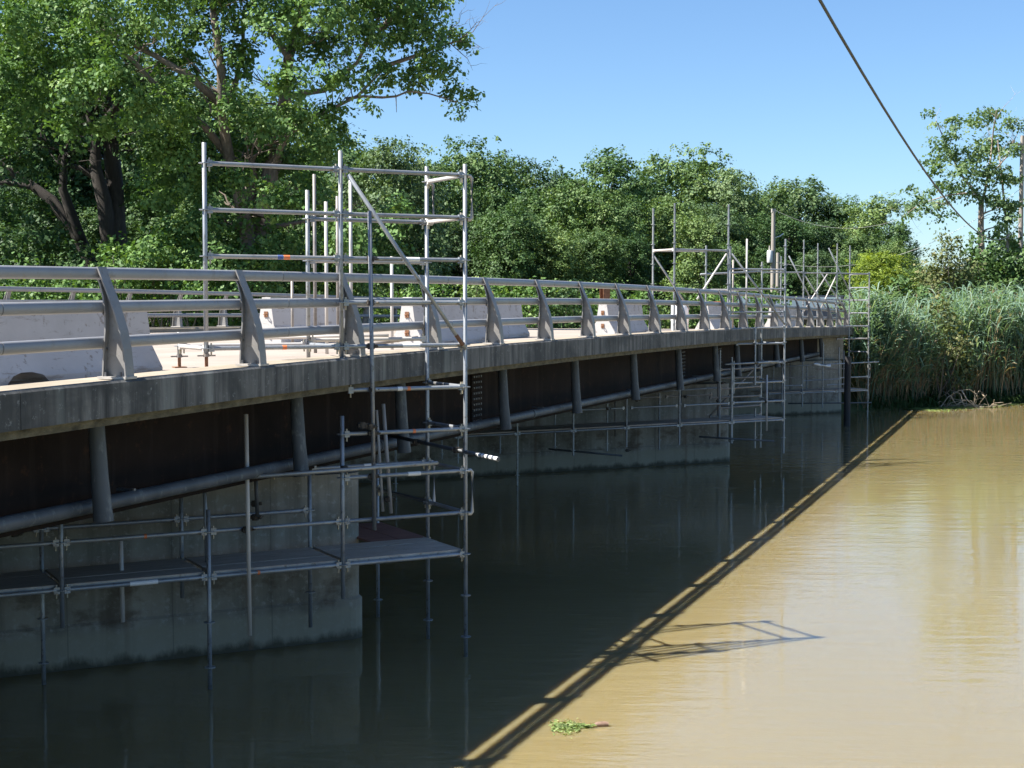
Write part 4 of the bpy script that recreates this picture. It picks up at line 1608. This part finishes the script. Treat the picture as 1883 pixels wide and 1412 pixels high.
AB = [(1722, 262, 17), (1706, 290, 14), (1745, 245, 15), (1716, 228, 9), (1705, 208, 6), (1752, 222, 13), (1790, 225, 18), (1800, 204, 10), (1822, 205, 15), (1850, 228, 17), (1868, 240, 8), (1742, 285, 22), (1785, 275, 26),
      (1825, 262, 25), (1855, 278, 18), (1728, 310, 15), (1765, 320, 26), (1812, 315, 28), (1848, 325, 20), (1755, 350, 16), (1790, 350, 16), (1828, 362, 24), (1858, 375, 18), (1712, 348, 12), (1690, 362, 14), (1674, 374, 13),
      (1662, 390, 11), (1705, 378, 13), (1650, 410, 8), (1725, 372, 12), (1735, 390, 8), (1715, 398, 8), (1688, 392, 10), (1735, 335, 14), (1668, 345, 6), (1845, 400, 22), (1858, 440, 22), (1830, 430, 16)]
bl = [(b[0] - o0.x, b[1] - o0.y, b[2] - o0.z, b[3] * 1.1, b[4] * 1.1, b[5] * 1.0) for b in px_blobs(AB, 74, 1.6, 8, .75)]
arr = foliage(bl, 84, .16, .38, 20, .4, .35, .55, 41)
leaf_obj('crown', *arr, M['leaf_ash'], ash)
VB_ = [(1800, 470, 20), (1812, 500, 24), (1835, 480, 26), (1862, 500, 26), (1800, 530, 28), (1840, 530, 30), (1785, 455, 12), (1822, 445, 14), (1875, 530, 28), (1795, 430, 8)]
vine = thing('ivy_climber', tuple(o0), 'leafy climber wrapped round the lower trunk of the airy right hand tree', 'climber')
bl = [(b[0] - o0.x, b[1] - o0.y, b[2] - o0.z, *b[3:]) for b in px_blobs(VB_, 73.2, .7, 9, 1.0)]
arr = foliage(bl, 34, .22, .5, 18, .4, .4, .8, 42)
leaf_obj('foliage', *arr, M['leaf_wood'], vine)


# ------------------------------------------------------------------ shrubs
def shrub(name, lst, Y, dy, leafmat, label, seed, dens=34, leaf=.2, group=None, spray=.45, flat=.8):
    c = at(lst[0][0], lst[0][1], Y)
    root = thing(name, (c.x, c.y, float(ground_h(c.x, c.y)) - .1), label, 'shrub', 0, group)
    o0 = Vector(root.location)
    bl = [(b[0] - o0.x, b[1] - o0.y, b[2] - o0.z, *b[3:]) for b in px_blobs(lst, Y, dy, seed)]
    arr = foliage(bl, dens, leaf, spray, 18, .3, .42, flat, seed)
    leaf_obj('foliage', *arr, M[leafmat], root)
    mb = MB()
    g = random.Random(seed)
    for b in bl[:10]:
        q = limb_points((g.uniform(-.3, .3), g.uniform(-.3, .3), -.2), b[:3], 4, .12, g)
        mb.tube(q, [.05, .04, .03, .02, .01], 6, caps=False)
    mb.build('stems', M['bark'], root)
    return root


shrub('cedar_shrub', [(1745, 470, 24), (1735, 500, 30), (1715, 530, 34), (1765, 520, 32), (1738, 445, 12), (1728, 428, 7), (1695, 545, 30), (1775, 490, 20), (1785, 540, 28), (1715, 470, 11), (1704, 482, 9), (1750, 455, 15), (1760, 440, 9), (1725, 505, 26)], 71, 1.2, 'leaf_cedar', 'olive brown bush with a ragged top behind the reeds', 51, 60, .15)
shrub('leafy_shrub', [(1790, 480, 26), (1810, 520, 34), (1845, 500, 34), (1870, 470, 30), (1840, 545, 36), (1880, 530, 36), (1785, 550, 30), (1900, 490, 36)], 72.5, .9, 'leaf_wood', 'dense green bush below the pale forked trunk', 54, 50, .18)
shrub('leafy_shrub', [(1740, 590, 26), (1745, 620, 28), (1755, 655, 30), (1725, 570, 22), (1770, 680, 22), (1760, 700, 18), (1735, 560, 18), (1770, 630, 18)], 61.5, .8, 'leaf_cedar', 'olive green bush filling the gap between two stands of reeds', 52, 40, .17)
shrub('leafy_shrub', [(1650, 525, 22), (1685, 545, 24), (1640, 550, 18), (1705, 560, 18), (1790, 560, 26), (1830, 555, 26), (1870, 560, 30), (1700, 580, 16)], 68, 1.0, 'leaf_wood', 'green bush along the back of the reed bed', 53)
HED = 'rounded green bush in the hedge seen between the bridge rails'
for i, x in enumerate(range(300, 1440, 62)):
    yy = 553 + rnd.uniform(-8, 8)
    Yh = 52 + (x - 300) * .012
    yt = 520 if 640 < x < 1150 else 535
    shrub('hedge_bush', [(x, yt + 18, 26), (x + 22, yt + 8, 20), (x - 20, yt + 28, 24), (x + 8, yt + 50, 30), (x - 24, yt + 58, 28), (x + 28, yt + 58, 28), (x, yt + 90, 30)], Yh, .9, 'leaf_cotton' if i % 3 else 'leaf_wood', HED, 60 + i, 46, .15, 'hedge bushes beyond the far rail')
SH = 'bright leafy sapling clump at the foot of the cottonwood'
for i, (x, y) in enumerate(((210, 470), (280, 450), (60, 505), (350, 480), (130, 515), (430, 520), (-20, 510))):
    shrub('leafy_shrub', [(x, y, 30), (x + 30, y + 20, 28), (x - 26, y + 26, 30), (x + 6, y + 50, 34), (x + 34, y + 60, 30), (x - 30, y + 66, 30)], 47 + (i % 3), .8, 'leaf_cotton', SH, 90 + i, 66, .14, 'saplings at the foot of the cottonwood')

# ------------------------------------------------------------------ reeds on the far bank
def reeds():
    g = np.random.default_rng(77)
    V, F, T, MI = [], [], [], []
    nb = 0

    def ribbon(pts, wid, side, tint, mi):
        nonlocal nb
        n = len(pts)
        for i, p in enumerate(pts):
            w = wid[i]
            V.append(p - side * w)
            V.append(p + side * w)
        for i in range(n - 1):
            F.append((nb + 2 * i, nb + 2 * i + 1, nb + 2 * i + 3, nb + 2 * i + 2))
            T.append(tint)
            MI.append(mi)
        nb += 2 * n

    count = 0
    while count < 4700:
        t = g.uniform(-4.5, 24.0) if count > 650 else g.uniform(-2.6, 2.0)
        d = abs(g.normal(0, 1.9)) + g.uniform(-.1, .5)
        P = BANK + BD * t + BN * d
        # the bush gap
        gap = math.exp(-((t - 5.2 - .15 * d) / 1.0) ** 2)
        if g.random() < gap * .8:
            continue
        rel = Vector((P.x - P0.x, P.y - P0.y, 0))
        wv = -rel.dot(VB)
        if wv > -.35 and rel.dot(UB) < 51.8:
            continue
        if wv > .7:
            continue
        gz = float(ground_h(P.x, P.y))
        count += 1
        h = 4.30 - max(gz, 0) + g.uniform(-.95, .25) + (.3 if t > 5.5 else .05) + .28 * math.sin(t * 1.7) + .22 * math.sin(t * 4.1 + d) - 1.1 * math.exp(-((t - 5.0) / 1.3) ** 2)
        if d < .5:
            h *= g.uniform(.5, 1)
        dead = g.random() < (.20 if t < 5.5 else .09)
        lean = np.array([g.normal(0, .09), g.normal(0, .09), 1.0])
        lean /= np.linalg.norm(lean)
        b = np.array([P.x, P.y, gz - .05])
        a = g.uniform(0, 6.28)
        side = np.array([math.cos(a), math.sin(a), 0])
        if dead:
            h *= g.uniform(.5, .95)
            lean = np.array([g.normal(0, .22), g.normal(0, .22), 1.0])
            lean /= np.linalg.norm(lean)
        bend = np.array([g.normal(0, .25), g.normal(0, .25), -.06])
        stem = [b + lean * h * u + bend * (u ** 3) for u in (0, .35, .7, 1.0)]
        ribbon(stem, [.014, .013, .010, .005], side, g.uniform(.1, .5) if not dead else g.uniform(.2, .9), 1 if (dead or g.random() < .45) else 0)
        nl = int(g.integers(6, 10)) if not dead else int(g.integers(0, 4))
        for j in range(nl):
            u = g.uniform(.32, 1.0) if not dead else g.uniform(.3, .9)
            q = b + lean * h * u + bend * u ** 3
            a = g.uniform(0, 6.28)
            hd = np.array([math.cos(a), math.sin(a), 0])
            L = g.uniform(.42, .80) * (1.0 if not dead else .7)
            up = g.uniform(.6, 1.4)
            pts = [q, q + hd * L * .35 + np.array([0, 0, L * .5 * up]), q + hd * L * .75 + np.array([0, 0, L * .62 * up]), q + hd * L * 1.0 + np.array([0, 0, L * (.66 * up - .12)])]
            sd_ = np.cross(hd, [0, 0, 1.0]) + np.array([0, 0, g.normal(0, .4)])
            sd_ /= np.linalg.norm(sd_)
            mi = 1 if dead or (u < .45 and g.random() < .5) else 0
            ribbon(pts, [.014, .027, .020, .003], sd_, np.clip(.30 + .35 * (u - .5) + g.normal(.15, .16), 0, 1), mi)
        if not dead and g.random() < .06:
            q = stem[-1]
            for j in range(3):
                ribbon([q, q + np.array([g.normal(0, .06), g.normal(0, .06), .16])], [.02, .006], side, .8, 1)
    # low leafy growth trailing at the waterline
    for i in range(2600):
        t = g.uniform(-3.5, 24.0)
        P = BANK + BD * t + BN * g.uniform(-.35, .9)
        if -Vector((P.x - P0.x, P.y - P0.y, 0)).dot(VB) > -.6:
            continue
        gz = max(float(ground_h(P.x, P.y)), -.02)
        q = np.array([P.x, P.y, gz])
        a = g.uniform(0, 6.28)
        hd = np.array([math.cos(a), math.sin(a), 0])
        L = g.uniform(.3, .8)
        pts = [q, q + hd * L * .3 + np.array([0, 0, L * .55]), q + hd * L * .8 + np.array([0, 0, L * .5]), q + hd * L * 1.15 + np.array([0, 0, L * .2])]
        sd_ = np.cross(hd, [0, 0, 1.0])
        ribbon(pts, [.012, .026, .02, .003], sd_, g.uniform(.05, .5), 2)
    me = bpy.data.meshes.new('reed_bed')
    V_ = np.array(V, np.float32)
    n = len(F)
    me.vertices.add(len(V_))
    me.vertices.foreach_set('co', V_.ravel())
    me.loops.add(n * 4)
    me.loops.foreach_set('vertex_index', np.array(F, np.int32).ravel())
    me.polygons.add(n)
    me.polygons.foreach_set('loop_start', np.arange(0, n * 4, 4, dtype=np.int32))
    me.polygons.foreach_set('loop_total', np.full(n, 4, np.int32))
    me.polygons.foreach_set('material_index', np.array(MI, np.int32))
    a_ = me.attributes.new('tint', 'FLOAT', 'FACE')
    a_.data.foreach_set('value', np.array(T, np.float32))
    for m in (M['reed'], M['reed_dead'], M['grass']):
        me.materials.append(m)
    me.update()
    o = bpy.data.objects.new('reed_bed', me)
    COL.objects.link(o)
    return tag(o, 'dense bed of tall reeds on the far bank at right', 'reeds', None, 'stuff')


reeds()


# ------------------------------------------------------------------ bank undergrowth behind the bridge (one mass)
def undergrowth():
    g = np.random.default_rng(99)
    blobs = []
    for i in range(150):
        t = g.uniform(-78, -27)
        d = g.uniform(.2, 3.5)
        P = BANK + BD * t + BN * d
        r = g.uniform(.6, 1.3)
        blobs.append((P.x, P.y, float(ground_h(P.x, P.y)) + r * .4, r * 1.2, r, r * .9))
    arr = foliage(blobs, 16, .22, .5, 18, .3, .4, .8, 5)
    tag(leaf_obj('bank_undergrowth', *arr, M['leaf_wood']), 'mass of low green growth along the far bank behind the bridge', 'undergrowth', None, 'stuff')


undergrowth()

# ------------------------------------------------------------------ driftwood, algae, floating weed
g = random.Random(14)
dw = thing('driftwood', (19.0, 60.6, -.02), 'tangle of bleached dead branches at the waterline below the reeds', 'driftwood')
o0 = Vector(dw.location)
paths = [[(1732, 748), (1745, 730), (1765, 718), (1785, 716), (1797, 724)], [(1735, 745), (1760, 738), (1790, 745), (1810, 748)], [(1770, 718), (1780, 735), (1795, 748)], [(1750, 728), (1757, 740), (1770, 749)],
         [(1785, 716), (1800, 728), (1796, 742)], [(1800, 748), (1808, 735), (1816, 726)], [(1812, 729), (1806, 723)], [(1828, 748), (1830, 735)], [(1740, 747), (1770, 744), (1800, 749), (1840, 746), (1862, 741)],
         [(1755, 722), (1748, 735), (1740, 749)], [(1775, 735), (1760, 745), (1745, 750)]]
for lst in paths:
    pts = [at(x, y, 60.2 + g.uniform(-.5, .5)) - o0 for x, y in lst]
    r0 = g.uniform(.02, .036)
    MB().tube(pts, [r0 * (1 - .6 * i / (len(pts) - 1)) for i in range(len(pts))], 7).build('branch', M['drift'], dw)

for i in range(22):
    a = at(g.uniform(1728, 1835), 749, 60.3 + g.uniform(-.5, .6)) - o0
    hgt, dx = g.uniform(.1, .75) * (1 if i % 3 else .4), g.uniform(-.8, .8)
    pts = [a, a + Vector((dx * .3, g.uniform(-.2, .2), hgt * .8)), a + Vector((dx * .7, g.uniform(-.3, .3), hgt)), a + Vector((dx, g.uniform(-.3, .3), hgt * g.uniform(.2, .9)))]
    r0 = g.uniform(.008, .02)
    MB().tube(pts, [r0, r0 * .8, r0 * .6, r0 * .3], 5).build('branch', M['drift'], dw)

nr = np.random.default_rng(3)
n = 2600
u = nr.uniform(0, 1, n)
C = np.stack([BANK.x + BD.x * (2.0 + u * 6.5), BANK.y + BD.y * (2.0 + u * 6.5), np.full(n, .012)], 1)
C[:, :2] += np.array([-BN.x, -BN.y]) * (np.abs(nr.normal(0, .75, n)) * (1 - .5 * u) + .05)[:, None]
Nn = unit(np.stack([nr.normal(0, .12, n), nr.normal(0, .12, n), np.ones(n)], 1))
A = unit(np.stack([nr.normal(size=n), nr.normal(size=n), np.zeros(n)], 1))
L = nr.uniform(.05, .16, n)
tag(leaf_obj('duckweed', C, Nn, A, L, L * .8, nr.normal(.5, .2, n), M['weed']), 'thin film of green duckweed on the water below the reeds', 'duckweed', None, 'stuff')

cw = thing('floating_weed', (.60, 14.45, 0), 'bright green clump of weed floating on the shadow edge, bottom centre', 'weed')
n = 520
t_ = nr.uniform(-1, 1, n)
C = np.stack([t_ * .19 + nr.normal(0, .02, n), nr.normal(0, .11, n) * (1.1 - .6 * np.abs(t_ + .2)) + t_ * .03, np.abs(nr.normal(.010, .009, n))], 1)
thin = t_ > .35
C[thin, 1] *= .35
Nn = unit(np.stack([nr.normal(0, .5, n), nr.normal(0, .5, n), np.ones(n)], 1))
A = unit(np.stack([np.ones(n), nr.normal(0, .6, n), nr.normal(0, .2, n)], 1))
L = nr.uniform(.025, .065, n)
leaf_obj('leaves', C, Nn, A, L, L * .45, nr.normal(.55, .22, n), M['weed'], cw)
mb = MB()
for i in range(5):
    y = nr.normal(0, .04)
    mb.tube([(-.17, y, .012), (-.03, y + nr.normal(0, .02), .016), (.10, y * .5, .012), (.2, y * .3, .01)], [.004, .004, .003, .002], 5)
mb.build('stalks', M['weed'], cw)
mb = MB()
mb.tube([(0, 0, .01), (.03, .0, .016), (.1, .005, .018), (.135, .005, .014)], [.02, .027, .026, .022], 9)
ch = mb.build('wood_chunk', M['chunk'])
ch.location = (.83, 14.5, .004)
tag(ch, 'short brown chunk of wet wood floating at the tip of the green weed', 'wood')


# ------------------------------------------------------------------ poles and lines
def utility_pole(loc, H, r, label, arm_z=None):
    root = thing('utility_pole', loc, label, 'utility pole', .5, 'utility poles')
    MB().tube([(0, 0, -.5), (0, 0, H * .5), (0, 0, H)], [r * 1.1, r, r * .8], 12).build('shaft', M['pole_wood'], root)
    return root


PR = at(1873, 560, 75)
gz = float(ground_h(PR.x, PR.y))
topR = EYE + 308 * 75 / 2700
pr = utility_pole((PR.x, PR.y, gz), topR - gz, .125, 'tall wooden utility pole at the right edge, half hidden by the airy tree')
MB().box(-.9, .9, -.16, -.24, topR - gz - .55, topR - gz - .43).build('cross_arm', M['pole_wood'], pr)
for x in (-.8, 0.35, .8):
    MB().tube([(x, -.2, topR - gz - .43), (x, -.2, topR - gz - .28)], [.035, .05], 8).build('insulator', M['plate'], pr)
PT = at(1420, 560, 78)
gz = float(ground_h(PT.x, PT.y))
topT = EYE + 170 * 78 / 2700
pt = utility_pole((PT.x, PT.y, gz), topT - gz, .125, 'wooden utility pole with a grey can transformer, in front of the wood')
zt = topT - gz
MB().tube([(-.26, -.05, zt - 2.7), (-.26, -.05, zt - 2.65), (-.26, -.05, zt - 2.1), (-.26, -.05, zt - 2.05)], [.13, .15, .15, .12], 14).build('transformer', M['transformer'], pt)
MB().tube([(-.28, -.05, zt - 2.05), (-.28, -.05, zt - 1.8)], [.05, .03], 8).build('bushing', M['plate'], pt)
MB().tube([(0, 0, zt - 1.4), (.35, -.1, zt - 1.3), (.6, -.1, zt - 1.15)], .03, 6).build('cutout_arm', M['transformer'], pt)
MB().box(-.12, .12, -.05, .05, zt - .05, zt + .15).build('pole_top_pin', M['plate'], pt)
PS = at(1429, 560, 79.2)
gz2 = float(ground_h(PS.x, PS.y))
ps = utility_pole((PS.x, PS.y, gz2), EYE + 95 * 79.2 / 2700 - gz2, .115, 'short wooden pole close beside the transformer pole')


def line(name, a, b, sag, r, m, label, n=28, dip=None):
    a, b = Vector(a), Vector(b)
    pts = []
    for i in range(n + 1):
        t = i / n
        p = a.lerp(b, t)
        p.z -= sag * 4 * t * (1 - t)
        pts.append(p)
    return tag(MB().tube(pts, r, 6).build(name, M[m]), label, 'cable')


# heavy drop cable crossing the river from a pole out of view near the camera
pts = []
for i in range(41):
    Y = -2 + 77 * i / 40
    pts.append((25.9 - (75 - Y) * .378, Y, 6.15 + .00178 * (Y - 38) ** 2))
pts[-1] = (PR.x - .1, PR.y - .15, 8.55)
tag(MB().tube(pts, .0165, 7).build('power_cable', M['cable']), 'thick black cable slanting across the sky from top right centre to the right pole', 'cable')
line('wire', (PT.x, PT.y, topT + .12), (PR.x - .7, PR.y - .4, topR - .3), 2.4, .009, 'wire', 'thin pale wire leaving the top of the transformer pole')
line('wire', (PT.x, PT.y - .1, topT - 2.65), (PR.x, PR.y - .2, topR - 2.6), 1.6, .011, 'wire', 'thin pale wire running from beside the transformer toward the right pole')
